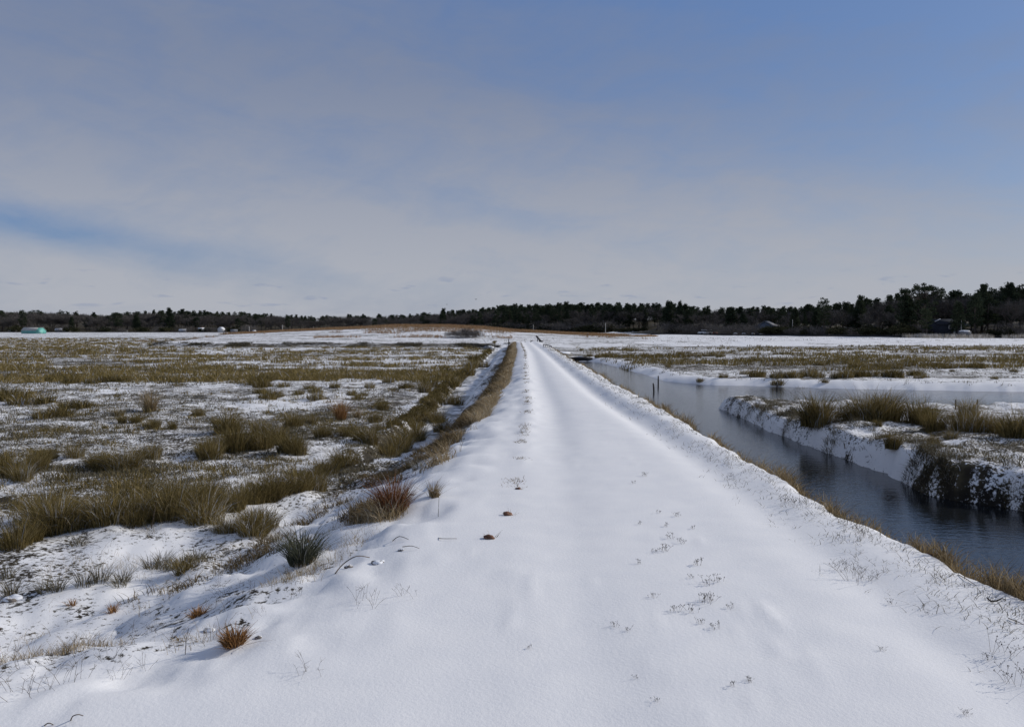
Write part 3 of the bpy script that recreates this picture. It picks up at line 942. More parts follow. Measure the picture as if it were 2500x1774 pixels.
# dry grass on the left shoulder of the track
n = 42000
Y = (6.5 ** -.45 + rg.random(n) * (95 ** -.45 - 6.5 ** -.45)) ** (-1 / .45)
cx = np.interp(Y, [4.3, 7.1, 16, 25, 53, 106], [-1.45, -1.0, -.5, -.15, .22, .4])
off = -rg.gamma(1.9, .21, n) + .04
off = off * np.interp(Y, [6, 10, 14, 20, 95], [2.6, 2.0, 1.35, 1.0, .9])
X = cx + off
pm = .7 * fbm(X / .8, Y / 1.3, 341, 3) + .5 * fbm(X / .3, Y / .45, 342, 2)
ok = (pm > np.interp(Y, [6, 10, 14, 20, 30, 60], [.36, .24, .05, -.14, -.3, -.5]) + .3 * (rg.random(n) - .5)) & (X > cx - 1.1 * np.interp(Y, [6, 12, 15, 18], [2.0, 1.4, .85, .72]))
P = np.stack([X, Y], -1)[ok]
hue0 = np.clip(.62 + (off[ok] + .20) * 1.5 + .35 * fbm(X[ok] / .35, Y[ok] / .9, 343, 3), .03, .78)  # sunlit crest and darker lower slope are put into the blade hue
hb = (.07 + .17 * rg.random(len(P))) * np.interp(P[:, 1], [6, 12, 20, 95], [.8, .95, 1.0, 1.25]) * (1 + .9 * np.clip(pm[ok], -.6, 1)) * (1 + .5 * np.clip(off[ok], -1, 0))
B = tufts(P, 3, .03, rg)
stuff_blades('shoulder_grass', B, np.repeat(hb, 3), .003 + .00035 * B[:, 1], .6, M_TAN, 506, .5, np.repeat(hue0, 3) - .1, .2, .05, (-.15, 0))
# low line of stubs along the inner left berm
n = 2600
Y = 6 * (90 / 6) ** rg.random(n)
xl = np.interp(Y, [0, 5, 16, 25, 53, 100], [.25, .4, .82, .92, 1.35, 1.45]) - .5 + rg.normal(0, .05, n)
ok = fbm(Y / .7, Y * 0, 351, 3) > np.interp(Y, [6, 15, 30, 60], [.3, .2, .0, -.3])
P = np.stack([xl, Y], -1)[ok]
B = tufts(P, 2, .02, rg)
stuff_blades('track_stubs', B, .015 + .035 * rg.random(len(B)), .003 + .0003 * B[:, 1], .8, M_TAN, 507, .3, .3, .2, .0)
# fringe over the creek on the right
n = 42000
Y = (4.0 ** -.9 + rg.random(n) * (66 ** -.9 - 4.0 ** -.9)) ** (-1 / .9)
xe = np.interp(Y, [2, 4.8, 6.1, 7.4, 12.8, 24, 64], [3.05, 2.98, 2.92, 2.82, 2.90, 2.97, 3.15])
off = rg.gamma(2.2, .13, n) + .02
pm = fbm(Y / .8, off, 361, 3)
ok = (pm > -.48 + .3 * rg.random(n)) & (off < .8)
P = np.stack([xe + off, Y], -1)[ok]
hb = (.06 + .15 * rg.random(len(P))) * (1 + .7 * np.clip(pm[ok], -.5, 1)) * np.interp(P[:, 1], [4, 8, 14, 66], [1.05, 1.0, .95, .75])
stuff_blades('bank_grass', P, hb, .0026 + .0003 * P[:, 1], .5, M_TAN, 508, .4, .40, .28, .03, (.1, 0))
# thin stubble on the verge between right rut and edge
n = 6500
Y = 3.6 * (70 / 3.6) ** rg.random(n)
X = np.interp(Y, [4, 6, 64], [2.9, 2.85, 3.1]) - np.abs(rg.normal(0, .28, n))
ok = (fbm(X / .6, Y / .9, 371, 3) > -.35) & (rg.random(n) < .42)
P = np.stack([X, Y], -1)[ok]
B = tufts(P, 3, .035, rg)
stuff_blades('verge_stubble', B, .015 + .055 * rg.random(len(B)), .0025 + .0002 * B[:, 1], .9, M_GREY, 509, .3, .35, .2, .0)
# sparse weeds on the snowy slope at the left front
P = fan(15000, 3.7, 13, -500, 1050, rg, 1.0)
dd = poly_sd(P[:, 0], P[:, 1], DIKE)
ms = fbm(P[:, 0] / .7, P[:, 1] / .7, 381, 3)
ok = (dd > .05) & (dd < 3.6) & (ms > -.02 + .4 * rg.random(len(P)))
P = P[ok]
B = tufts(P, 4, .04, rg)
stuff_blades('slope_weeds', B, .025 + .11 * rg.random(len(B)) ** 1.6, .0022 + 0 * B[:, 0], .6, M_TAN, 510, .3, .42, .28, .04)
# tan grass on the mound and strips in the fields behind the dike
P = np.stack([-62 + 92 * rg.random(36000), 112 + 60 * rg.random(36000)], -1)
cr = crest(P[:, 0])
fr = fbm(P[:, 0] / 7, P[:, 1] / 3, 391, 3)
ok = (cr > -.1) & (((P[:, 1] > 141) & (cr > .2)) | ((P[:, 1] > 122) & (P[:, 0] > -30) & (P[:, 0] < 0) & (fr > .0)) | ((P[:, 1] > 122) & (fr > .55)))
P = P[ok]
B = tufts(P, 4, .15, rg)
stuff_blades('mound_grass', B, .22 + .3 * rg.random(len(B)), .035 + 0 * B[:, 0], .35, M_FIELD, 511, .3, .55, .18, .01)
P = np.concatenate([np.stack([2 + 20 * rg.random(3000), 152 + 9 * rg.random(3000)], -1), np.stack([18 + 16 * rg.random(1800), 190 + 12 * rg.random(1800)], -1)])
B = tufts(P, 4, .15, rg)
stuff_blades('field_grass', B, .25 + .3 * rg.random(len(B)), .04 + 0 * B[:, 0], .35, M_FIELD, 512, .3, .6, .18, .01)
# stubble specks of the snowy fields behind the dike
P = fan(7000, 101, 230, -300, 2900, rg, .3)
ok = (P[:, 1] > cross_y(P[:, 0]) + .3) & (P[:, 1] < tree_d(P[:, 0] / P[:, 1]) - 8) & (fbm(P[:, 0] / 5, P[:, 1] / 3, 395, 3) > .1)
B = tufts(P[ok], 4, .2, rg)
stuff_blades('field_stubble', B, .08 + .14 * rg.random(len(B)), .03 + 0 * B[:, 0], .5, M_GREY, 513, .3, .45, .25, .05)
# scrubby growth on the shaded dike face
X = -52 + 52 * rg.random(9000)
P = np.stack([X, cross_y(X) + .1 + 2.2 * rg.random(9000)], -1)
ok = fbm(P[:, 0] / 3, P[:, 1] / 1.5, 397, 3) > .16
B = tufts(P[ok], 4, .1, rg)
stuff_blades('dike_face_grass', B, .12 + .22 * rg.random(len(B)), .03 + 0 * B[:, 0], .5, M_GREY, 514, .3, .38, .2, .05)
# pale reeds in front of the wood on the right
P = np.stack([84 + 60 * rg.random(5000), 168 + 14 * rg.random(5000)], -1)
ok = fbm(P[:, 0] / 4, P[:, 1] / 4, 399, 2) > -.3
B = tufts(P[ok], 4, .15, rg)
stuff_blades('pale_reeds', B, .5 + .7 * rg.random(len(B)), .04 + 0 * B[:, 0], .2, M_PALE, 515, .2, .45, .25, .1)


# ------------------------------------------------------------------ trees
def leaf_quads(C, r, per, size, rg, flat=.6):
    n = len(C)
    c = np.repeat(C, per, 0)
    N = len(c)
    d = rg.normal(0, 1, (N, 3))
    d /= np.linalg.norm(d, axis=1)[:, None]
    rr = np.repeat(r, per) * rg.random(N) ** (1 / 2.2)
    p = c + d * rr[:, None] * np.array([1, 1, flat])
    a = rg.normal(0, 1, (N, 3))
    a /= np.linalg.norm(a, axis=1)[:, None]
    b = np.cross(a, rg.normal(0, 1, (N, 3)))
    b /= np.linalg.norm(b, axis=1)[:, None]
    s = size * (.6 + .8 * rg.random(N))
    V = np.stack([p - a * s[:, None], p + b * s[:, None] * .45, p + a * s[:, None], p - b * s[:, None] * .45], 1).reshape(-1, 3)
    q = np.arange(N * 4).reshape(-1, 4)
    hue = np.repeat(np.clip(rg.normal(.5, .22, N) + np.repeat(rg.normal(0, .12, n), per), 0, 1), 4)
    return V, q, hue


def pine(seed, style):
    """ten metres tall; returns trunk mesh and crown mesh"""
    rg = np.random.default_rng(seed)
    tb = MB()
    bend = rg.normal(0, .25, 2)
    trunk = lambda h: Vector((bend[0] * (h / 10) ** 2 * 1.5, bend[1] * (h / 10) ** 2 * 1.5, h))
    tb.tube([trunk(h) for h in (-.4, 2, 4, 6, 8, 9.5)], [.2, .17, .14, .11, .07, .03], 6)
    C, R = [], []
    if style == 'round':
        for i in range(44):
            f = .32 + .66 * (i + rg.random()) / 44
            prof = 2.3 * math.sin(min(1, (f - .18) / .5) * math.pi / 2) * math.sqrt(max(.05, 1.03 - f) / .7)
            a = i * 2.4 + rg.random()
            rr = prof * (.45 + .65 * rg.random())
            c = trunk(f * 10) + Vector((rr * math.cos(a), rr * math.sin(a), rg.normal(0, .25)))
            C.append(c)
            R.append(.55 + .45 * rg.random())
            if i % 2 == 0:
                tb.tube([trunk(max(1.5, f * 10 - .9)), c], [.05, .015], 4)
    elif style == 'whorl':
        for k in range(12):
            f = .22 + .76 * k / 11
            L = 2.5 * (1.05 - f) ** .75 + .3
            for j in range(5):
                a = j * 1.257 + k * .7 + rg.normal(0, .2)
                Lj = L * (.6 + .55 * rg.random())
                tipp = trunk(f * 10) + Vector((Lj * math.cos(a), Lj * math.sin(a), (.15 + .45 * rg.random()) * Lj + rg.normal(0, .35)))
                tb.tube([trunk(f * 10 - .1), tipp], [.05, .012], 4)
                for u in (.55, .95):
                    C.append(trunk(f * 10).lerp(tipp, u))
                    R.append(.42 + .34 * rg.random())
        C.append(trunk(9.8))
        R.append(.3)
    elif style == 'flat':
        for i in range(58):
            a = i * 2.4
            f = .45 + .55 * rg.random()
            rr = 3.7 * math.sqrt(rg.random()) * (.6 + .4 * (f > .8))
            zc = (9.3 - .06 * rr * rr + rg.normal(0, .25)) if f > .70 else 3.6 + 3.9 * rg.random()
            c = Vector((rr * math.cos(a), rr * math.sin(a), zc)) + Vector((bend[0], bend[1], 0))
            C.append(c)
            R.append(.5 + .35 * rg.random())
            if True:
                fz = min(8.2, zc - 1.4 - .15 * rr)
                midp = trunk(fz).lerp(c, .55) - Vector((0, 0, .35))
                tb.tube([trunk(fz), midp, c], [.09, .06, .025], 4)
    else:                                                     # cone, red cedar
        for i in range(46):
            f = .06 + .92 * (i + rg.random()) / 46
            rr = 1.5 * (1.02 - f) ** .8 * (.5 + .5 * rg.random())
            a = i * 2.4
            C.append(trunk(f * 10) + Vector((rr * math.cos(a), rr * math.sin(a), 0)))
            R.append(.35 + .5 * (1 - f))
    C = np.array([tuple(c) for c in C])
    V, q, hue = leaf_quads(C, np.array(R), 62, .17, rg, .6 if style in ('round', 'flat') else 1.0)
    tm = tb.mesh('trunk')
    tm.materials.append(M_BARK)
    cm = np_mesh('crown', V, q, None, {'hue': hue})
    cm.materials.append(M_NEEDLE)
    return tm, cm


def bare(seed):
    """leafless tree ten metres tall: trunk with limbs, and a crown of fine twigs"""
    rg = np.random.default_rng(seed)
    tb = MB()
    ends = []

    def grow(p, d, L, r, depth):
        pts, rad = [p], [r]
        for i in range(3):
            d = (d + Vector(rg.normal(0, .13, 3)) + Vector((0, 0, .05))).normalized()
            p = p + d * L / 3
            pts.append(p)
            rad.append(r * (1 - .18 * (i + 1)))
        tb.tube(pts, rad, 5 if depth < 2 else 3)
        if depth >= 1:
            ends.extend(pts[1:])
        if depth == 3:
            return
        k = (5, 4, 3)[depth]
        for j in range(k):
            a = 2 * math.pi * (j + rg.random() * .7) / k
            side = Vector((math.cos(a), math.sin(a), .25))
            nd = (d * (.75 - .12 * depth) + side * (.55 + .2 * rg.random())).normalized()
            grow(pts[2 + (j % 2)], nd, L * (.62 + .18 * rg.random()), r * .5, depth + 1)
    grow(Vector((0, 0, -.3)), Vector((rg.normal(0, .06), rg.normal(0, .06), 1)), 3.9, .17, 0)
    E = np.array([tuple(e) for e in ends])
    k = 11
    b = np.repeat(E, k, 0) + rg.normal(0, .12, (len(E) * k, 3))
    d = rg.normal(0, .6, b.shape) + np.array([0, 0, .55]) + .12 * (b - np.array([0, 0, 5.5]))
    d /= np.linalg.norm(d, axis=1)[:, None]
    L = .5 + .7 * rg.random(len(b))
    tip = b + d * L[:, None]
    s = np.cross(d, rg.normal(0, 1, b.shape))
    s /= np.linalg.norm(s, axis=1)[:, None]
    wv = s * .017
    V = np.stack([b - wv, b + wv, tip], 1).reshape(-1, 3)
    hue = np.repeat(np.clip(rg.normal(.5, .2, len(b)), 0, 1), 3)
    zmax = V[:, 2].max()
    tm = tb.mesh('trunk')
    tm.materials.append(M_BARK)
    cm = np_mesh('crown', V, None, np.arange(len(V)).reshape(-1, 3), {'hue': hue})
    cm.materials.append(M_TWIGS)
    for me in (tm, cm):
        co = np.empty(len(me.vertices) * 3, np.float32)
        me.vertices.foreach_get('co', co)
        co *= 10 / zmax
        me.vertices.foreach_set('co', co)
    return tm, cm


ROUND = [pine(700 + i, 'round') for i in range(5)]
WHORL = [pine(720 + i, 'whorl') for i in range(4)]
CONE = [pine(740 + i, 'cone') for i in range(2)]
FLAT = [pine(760 + i, 'flat') for i in range(2)]
BARE = [bare(780 + i) for i in range(6)]


def plant_tree(name, kit, X, Y, H, label, cat, group, wide=1.0, sink=0.0):
    s = H / 10
    r = thing(name, (X, Y, gz(X, Y) - sink), label, cat, group, random.random() * 6.28, (s * wide, s * wide, s))
    for nm, me in zip(('trunk', 'crown'), kit):
        new_obj(nm, me, None, r)
    return r


TOP = ([-900, 0, 100, 200, 240, 300, 400, 450, 520, 620, 700, 760, 820, 900, 1000, 1080, 1150, 1200, 1250, 1350, 1450, 1600, 1650, 1700, 1800, 1850, 1930, 1985, 2050, 2100, 2150, 2200, 2300, 2380, 2430, 2500, 3400],
       [755, 757, 757, 762, 765, 762, 758, 757, 760, 763, 768, 773, 769, 768, 767, 759, 757, 749, 746, 743, 742, 743, 744, 749, 752, 749, 751, 746, 742, 735, 727, 716, 714, 715, 704, 702, 690])


def need_h(px, D, X):
    y = np.interp(px, *TOP)
    return far(px, y, D)[2] - gz(X, D)


def where_label(px, kind):
    if px < 600:
        return (f'{kind} in the far wood behind the sheds and houses on the left', f'{kind}s of the far left wood')
    if px < 1150:
        return (f'{kind} in the low wood behind the grassy mound', f'{kind}s behind the mound')
    if px < 1600:
        return (f'{kind} in the dark wood straight behind the end of the track', f'{kind}s behind the end of the track')
    if px < 1980:
        return (f'{kind} in the wood right of the track behind the grey house', f'{kind}s right of the track')
    return (f'{kind} in the tall near wood at the right edge', f'{kind}s of the near right wood')


rgt = np.random.default_rng(900)
pine_share = lambda px: np.interp(px, [0, 380, 480, 560, 700, 1150, 1250, 1560, 1700, 1900, 2100, 2500], [.16, .2, .5, .45, .25, .35, .85, .85, .45, .5, .6, .5])
n_pine = n_bare = 0
for row in range(5):
    px = -260 + row * 9
    while px < 2780:
        D0 = float(tree_d((px - 1250) / 2000))
        gapm = 3.6 + row * .5
        px += gapm * 2000 / D0 * (.7 + .6 * rgt.random())
        D = D0 + 2 + row * 7 + rgt.random() * 6
        if 1490 < px < 1600 and D < 331:
            D = 331 + row * 5 + rgt.random() * 6
        if 1850 < px < 1905 and D < D0 + 13:
            continue
        if 2265 < px < 2360 and D < D0 + 12:
            continue
        if px < 640 and row == 0 and rgt.random() < .35:
            continue
        X = (px - 1250) * D / 2000
        Hn = float(need_h(px, D, X))
        isp = rgt.random() < pine_share(px) * (1.05 if row > 1 else .65)
        if isp:
            H = Hn * (.88 + .15 * rgt.random() if row > 1 else .68 + .32 * rgt.random())
            lab, gr = where_label(px, 'dark green pine')
            u = rgt.random()
            kit = (WHORL if (px > 1600 and u < .45) or u < .15 else CONE if u > .93 and row == 0 else ROUND)
            plant_tree('pine_tree', kit[rgt.integers(len(kit))], X, D, H, lab, 'pine tree', gr, .95 + .3 * rgt.random())
            n_pine += 1
        else:
            H = Hn * (.84 + .16 * rgt.random() if row > 0 else .55 + .38 * rgt.random())
            lab, gr = where_label(px, 'bare grey tree')
            plant_tree('bare_tree', BARE[rgt.integers(len(BARE))], X, D, H, lab, 'bare tree', gr, 1.15 + .3 * rgt.random())
            n_bare += 1
print('trees', n_pine, n_bare)


def named_pine(px, ytop, D, kit, wide, label):
    X = (px - 1250) * D / 2000
    H = far(px, ytop, D)[2] - gz(X, D)
    return plant_tree('pine_tree', kit, X, D, H, label, 'pine tree', None, wide)


named_pine(2255, 693, 186, FLAT[0], .98, 'tallest pine with broad flat umbrella top at right')
named_pine(2205, 704, 190, ROUND[1], .9, 'leaning pine joined to the left of the flat topped pine')
named_pine(2010, 731, 216, ROUND[3], 1.0, 'round topped pine standing above the wood left of the flat topped pine')
named_pine(2100, 727, 212, WHORL[0], .9, 'pointed pine between the round topped and flat topped pines')
named_pine(1634, 740, 276, WHORL[1], .8, 'star topped pine standing up right of the snowy gap in the wood')
named_pine(1660, 740, 272, WHORL[2], .7, 'slim spiky pine next to the star topped pine')
named_pine(2398, 700, 190, WHORL[3], .75, 'thin pine with branching spiky top at the right')
named_pine(2455, 698, 190, WHORL[0], .9, 'bushy spiky pine nearest the right edge of the wood')
named_pine(2378, 718, 176, ROUND[4], 1.0, 'dark round pine added just right of the dark blue house to shade it')  # this pine and the next two are added to shade the house
named_pine(2338, 742, 174.5, WHORL[2], 1.0, 'shorter pine added over the right corner of the dark blue house to shade it')
named_pine(2262, 752, 173, ROUND[2], 1.1, 'shorter dark pine added at the left corner of the dark blue house for shade')
named_pine(1080, 757, 378, WHORL[1], 1.0, 'spreading pine above the left end of the central wood')
named_pine(416, 755, 388, WHORL[2], 1.0, 'pointed pine standing over the low left wood')
named_pine(290, 761, 384, ROUND[0], 1.1, 'round dark pine at the centre of the left wood')
named_pine(58, 757, 388, ROUND[2], 1.0, 'dark pine above the teal shed')

# the wood's depths read as one mass: the rows behind the trees one can tell apart
rgw = np.random.default_rng(950)


def mesh_arrays(me, step):
    n = len(me.vertices)
    co = np.empty(n * 3, np.float32)
    me.vertices.foreach_get('co', co)
    hu = np.empty(n, np.float32)
    me.attributes['hue'].data.foreach_get('value', hu)
    k = 4 if len(me.polygons[0].vertices) == 4 else 3
    co = co.reshape(-1, k, 3)[::step]
    c = co.mean(1, keepdims=True)
    return c + (co - c) * np.array([1.35, 1.35, 1.35]), hu.reshape(-1, k)[::step], k


PINE_A = [mesh_arrays(kit[1], 2) for kit in ROUND + WHORL[:2]]
BARE_A = [mesh_arrays(kit[1], 2) for kit in BARE]
for nm, kits, mat_, isp in (('far_wood_pines', PINE_A, M_NEEDLE, True), ('far_wood_bare_trees', BARE_A, M_TWIGS, False)):
    VV, HH = [], []
    for row in range(5):
        px = -290 + row * 7
        while px < 2800:
            D0 = max(float(tree_d((px - 1250) / 2000)), 336 if 1492 < px < 1598 else 0)
            px += (3.2 if px < 1550 else 2.6) * 2000 / D0 * (.7 + .6 * rgw.random())
            D = D0 + (34 if px < 1550 else 22) + row * 10 + rgw.random() * 9
            if (rgw.random() < pine_share(px)) != isp:
                continue
            X = (px - 1250) * D / 2000
            H = float(need_h(px, D, X)) * (.91 + .10 * rgw.random())
            co, hu, k = kits[rgw.integers(len(kits))]
            a = rgw.random() * 6.28
            wd = (1.0 if isp else 1.25) * H / 10
            x, y, z = co[..., 0], co[..., 1], co[..., 2]
            VV.append(np.stack([X + (x * math.cos(a) - y * math.sin(a)) * wd, D + (x * math.sin(a) + y * math.cos(a)) * wd, gz(X, D) + z * H / 10], -1).reshape(-1, 3))
            HH.append((hu + rgw.normal(0, .12)).reshape(-1))
    V = np.concatenate(VV)
    f = np.arange(len(V)).reshape(-1, k)
    tag(new_obj(nm, np_mesh(nm, V, f if k == 4 else None, f if k == 3 else None, {'hue': np.clip(np.concatenate(HH), 0, 1)}), mat_), kind='stuff')


# shrubs at the foot of the wood and on the mound
def shrub_mesh(seed, leafy):
    rg = np.random.default_rng(seed)
    n = 26
    a = rg.random(n) * 6.28
    r = np.sqrt(rg.random(n))
    C = np.stack([r * np.cos(a), r * np.sin(a), .35 + 1.0 * rg.random(n) * (1.1 - r * .6)], -1)
    if leafy:
        V, q, hue = leaf_quads(C, np.full(n, .42), 55, .10, rg, .8)
        me = np_mesh('foliage', V, q, None, {'hue': hue})
        me.materials.append(M_SCRUB)
    else:
        b = np.repeat(C, 40, 0) + rg.normal(0, .2, (n * 40, 3))
        d = rg.normal(0, .5, b.shape) + np.array([0, 0, .8])
        d /= np.linalg.norm(d, axis=1)[:, None]
        s = np.cross(d, rg.normal(0, 1, b.shape))
        s /= np.linalg.norm(s, axis=1)[:, None]
        V = np.stack([b - s * .01, b + s * .01, b + d * .45], 1).reshape(-1, 3)
        me = np_mesh('foliage', V, None, np.arange(len(V)).reshape(-1, 3), {'hue': np.repeat(np.clip(rg.normal(.6, .2, len(b)), 0, 1), 3)})
        me.materials.append(M_TWIGS)
    tb = MB()
    for i in range(9):
        tb.tube([(rg.normal(0, .1), rg.normal(0, .1), -.2), tuple(C[i] * .7), tuple(C[i])], [.025, .018, .008], 4)
    sm = tb.mesh('stem')
    sm.materials.append(M_BARK)
    return sm, me


SHL = [shrub_mesh(970 + i, True) for i in range(3)]
SHB = [shrub_mesh(980 + i, False) for i in range(3)]


def shrub(px, D, hm, leafy, label, group, wide=1.3):
    X = (px - 1250) * D / 2000
    r = thing('shrub', (X, D, gz(X, D)), label, 'shrub', group, random.random() * 6, (hm / 1.35 * wide, hm / 1.35 * wide, hm / 1.35))
    for nm, me in zip(('stem', 'foliage'), random.choice(SHL if leafy else SHB)):
        new_obj(nm, me, None, r)


for i in range(34):
    px = 1600 + 900 * (i + rgt.random()) / 34
    D = float(tree_d((px - 1250) / 2000)) - 1.5 - 3 * rgt.random()
    if 1845 < px < 1880 or 2318 < px < 2420:
        continue
    shrub(px, D, 1.4 + 2.0 * rgt.random(), rgt.random() < .55, 'dark scrubby bush at the foot of the right wood behind the black fence', 'bushes at the foot of the right wood', 1.5)
for px, D, h_ in [(1875, 232, 2.6), (1888, 231, 2.8), (1910, 230, 2.4), (1925, 229, 2.2), (1936, 224, 2.6), (1944, 225, 2.4), (1985, 218, 2.8), (2000, 217, 2.4)]:
    shrub(px, D, h_, True, 'dense olive bush in front of the grey gabled house', 'bushes by the grey house', 1.5)
for px, D, h_ in [(1105, 124, .9), (1122, 123, 1.1), (1138, 124, 1.2), (1152, 123, 1.1), (1165, 124, .9)]:
    shrub(px, D, h_, False, 'low grey bush in the patch on the near side of the mound', 'grey bushes on the mound', 1.7)
for i in range(16):
    px = 20 + 600 * (i + rgt.random()) / 16
    shrub(px, 372 + 6 * rgt.random(), 1.6 + 1.6 * rgt.random(), i % 2 == 0, 'dark bush at the foot of the far left wood', 'bushes at the foot of the far left wood', 1.6)
for i in range(30):
    px = 1150 + 340 * (i + rgt.random()) / 30
    shrub(px, float(tree_d((px - 1250) / 2000)) - 1 + 3 * rgt.random(), 2.0 + 2.4 * rgt.random(), i % 2 == 0, 'dark bush at the foot of the wood behind the end of the track', 'bushes at the foot of the central wood', 1.6)
for px, D, h_ in [(1085, 198, 1.2), (1100, 196, 1.5), (1120, 199, 1.3), (1140, 197, 1.0), (1160, 201, 1.4), (1172, 203, 1.8)]:
    shrub(px, D, h_, False, 'grey bush on the snowy bank behind the mound', 'bushes on the bank behind the mound', 1.4)
for i, px in enumerate([1512, 1524, 1536, 1548, 1560, 1572]):
    shrub(px, 312 + (i % 2), 1.5, True, 'dark bush on the snowy bank in the gap of the wood', 'bushes on the snowy bank in the gap', 1.4)


# ------------------------------------------------------------------ buildings
def gable(root, wx, dy, he, hr, mw, mr, wins, door=None, over=.3, chimney=None, snow=True):
    """ridge along x; wins = list of (x, z, w, h) on the camera side (-y)"""
    wall = MB()
    wall.prism([(-dy / 2, 0), (dy / 2, 0), (dy / 2, he), (0, hr), (-dy / 2, he)], -wx / 2, wx / 2)
    me = wall.mesh('wall')
    for v in me.vertices:
        v.co = (v.co.y, v.co.x, v.co.z)
    me.flip_normals()
    new_obj('wall', me, mw, root)
    sl = math.atan2(hr - he, dy / 2)
    L = math.hypot(dy / 2, hr - he) + over
    rb = MB()
    for sgn in (-1, 1):
        cy_ = sgn * (math.cos(sl) * L / 2)
        cz = hr - math.sin(sl) * L / 2 + .09
        rb.box((0, cy_, cz), (wx + 2 * over, L, .14), rx=-sgn * sl)
    rf = rb.build('roof', mr, root)
    if chimney:
        MB().box((chimney, .3, hr + .35), (.6, .6, 1.3)).build('chimney', M_BRICK, rf)
    for x, z, ww, hh in wins:
        fr = MB().box((x, -dy / 2 - .03, z), (ww + .2, .08, hh + .2)).build('window', M_TRIM, root)
        MB().box((x, -dy / 2 - .08, z), (ww, .04, hh)).build('pane', M_GLASS, fr)
    if door:
        dr = MB().box((door, -dy / 2 - .04, 1.0), (1.0, .08, 2.0)).build('door', M_TRIM, root)
        MB().box((door + .1, -dy / 2 - .10, 1.3), (.5, .05, .9)).build('pane', M_GLASS, dr)


def place(px, D, label, name='house', cat='house', rz=0.0, dz=0.0, group=None):
    X = (px - 1250) * D / 2000
    return thing(name, (X, D, gz(X, D) + dz), label, cat, group, rz, .52 if px < 700 else 1.0)


# teal shed
D = 300
X0 = (83 - 1250) * D / 2000
sh = thing('storage_shed', (X0, D, gz(X0, D) - .05), 'small teal shed with pale roof alone at the edge of the far field', 'shed', None, math.radians(-34), 1.15)
wall = MB().prism([(-1.6, 0), (1.6, 0), (1.6, .95), (.8, 1.9), (-.8, 1.9), (-1.6, .95)], -4.6, 4.6)
me = wall.mesh('wall')
for v in me.vertices:
    v.co = (v.co.y, v.co.x, v.co.z)
me.flip_normals()
new_obj('wall', me, M_TEAL, sh)
rb = MB()
rb.box((0, 0, 1.96), (9.4, 1.6, .08))
rb.box((0, -1.24, 1.45), (9.4, 1.28, .08), rx=math.atan2(.95, .8))
rb.box((0, 1.24, 1.45), (9.4, 1.28, .08), rx=-math.atan2(.95, .8))
rb.build('roof', M_TEALROOF, sh)
MB().box((4.63, -.2, .6), (.06, 1.4, 1.1)).build('door', pmat('pale_teal_door', (.22, .50, .45), .6, .1, 2), sh)

r = place(146, 378, 'white roofed bungalow just right of the teal shed', rz=.1)
gable(r, 5.5, 5, 2.2, 3.5, M_HOUSEG, M_SNOWCAP, [(-1.5, 1.3, .8, .9), (1.2, 1.3, .8, .9)])
r = place(166, 378, 'small snow covered outbuilding beside the white roofed bungalow', rz=1.2)
gable(r, 3.4, 4, 2.0, 3.4, M_HOUSEW, M_SNOWCAP, [(0, 1.2, .8, .8)])
r = place(32, 384, 'pale cottage half hidden in trees left of the teal shed', rz=-.2)
gable(r, 5, 4, 2.0, 3.2, M_HOUSEG, M_SNOWCAP, [(-1, 1.2, .8, .8), (1, 1.2, .8, .8)])
r = place(447, 376, 'long low house with snowy roof at the wood edge', rz=.05)
gable(r, 5.6, 4, 1.7, 2.9, M_HOUSEG, M_SNOWCAP, [(-1.6, 1, .7, .7), (0, 1, .7, .7), (1.6, 1, .7, .7)])
r = place(492, 376, 'house with white snowy roof and chimney left of the dark round tree', rz=.3)
gable(r, 4.8, 5, 2.2, 4.0, M_HOUSEW, M_SNOWCAP, [(-1.2, 1.3, .8, .9), (1.2, 1.3, .8, .9)], chimney=1)
r = place(541, 374, 'two storey white house with snowy roof right of the dark round tree', rz=1.3)
gable(r, 4.0, 4.6, 2.9, 4.6, M_HOUSEW, M_SNOWCAP, [(-1, 1.2, .8, .9), (1, 1.2, .8, .9), (-1, 2.6, .8, .8)])
r = place(572, 372, 'low grey house with one white gable end near the field', rz=.2)
gable(r, 5.4, 3.6, 1.5, 2.6, M_HOUSEG, M_HOUSEG, [(-1.6, .9, .7, .6), (0, .9, .7, .6)])
r = place(621, 372, 'tiny white roofed hut furthest right of the left houses', rz=.9)
gable(r, 2.2, 2.4, 1.0, 1.8, M_HOUSEW, M_SNOWCAP, [(0, .6, .5, .4)])
r = place(610, 368, 'dark low shed between two houses at the far field edge', name='storage_shed', cat='shed', rz=.1)
gable(r, 3.0, 2.6, 1.1, 1.7, M_HOUSEB, M_HOUSEB, [(0, .7, .5, .4)])
r = place(1872, 246, 'blue grey gabled house behind bushes right of the track', rz=1.05)
gable(r, 6, 6.0, 2.2, 3.8, pmat('blue_grey_siding', (.12, .15, .20), .7, .1, 2), M_HOUSEG, [(-1.5, 1.4, .9, 1.0), (1.5, 1.4, .9, 1.0)])
r = place(2308, 178, 'dark blue house with white door half hidden under the flat topped pine', rz=-.06)
gable(r, 5.4, 5.0, 2.9, 3.9, M_HOUSEB, M_HOUSEB, [(-.2, 2.35, .5, .6), (1.6, 2.35, .5, .6)], door=1.0)
X, D = (2288 - 1250) * 174.4 / 2000, 174.4
o = thing('rake_board', (X, D, gz(X, D) + 3.5), 'thin snow lined roof edge slanting above the dark blue house', 'roof edge')
MB().box((0, 0, .15), (1.3, .12, .10), ry=-.45).build('board', M_DARKWOOD, o)
MB().box((-.02, 0, .24), (1.3, .16, .06), ry=-.45).build('snow', M_SNOWCAP, o)
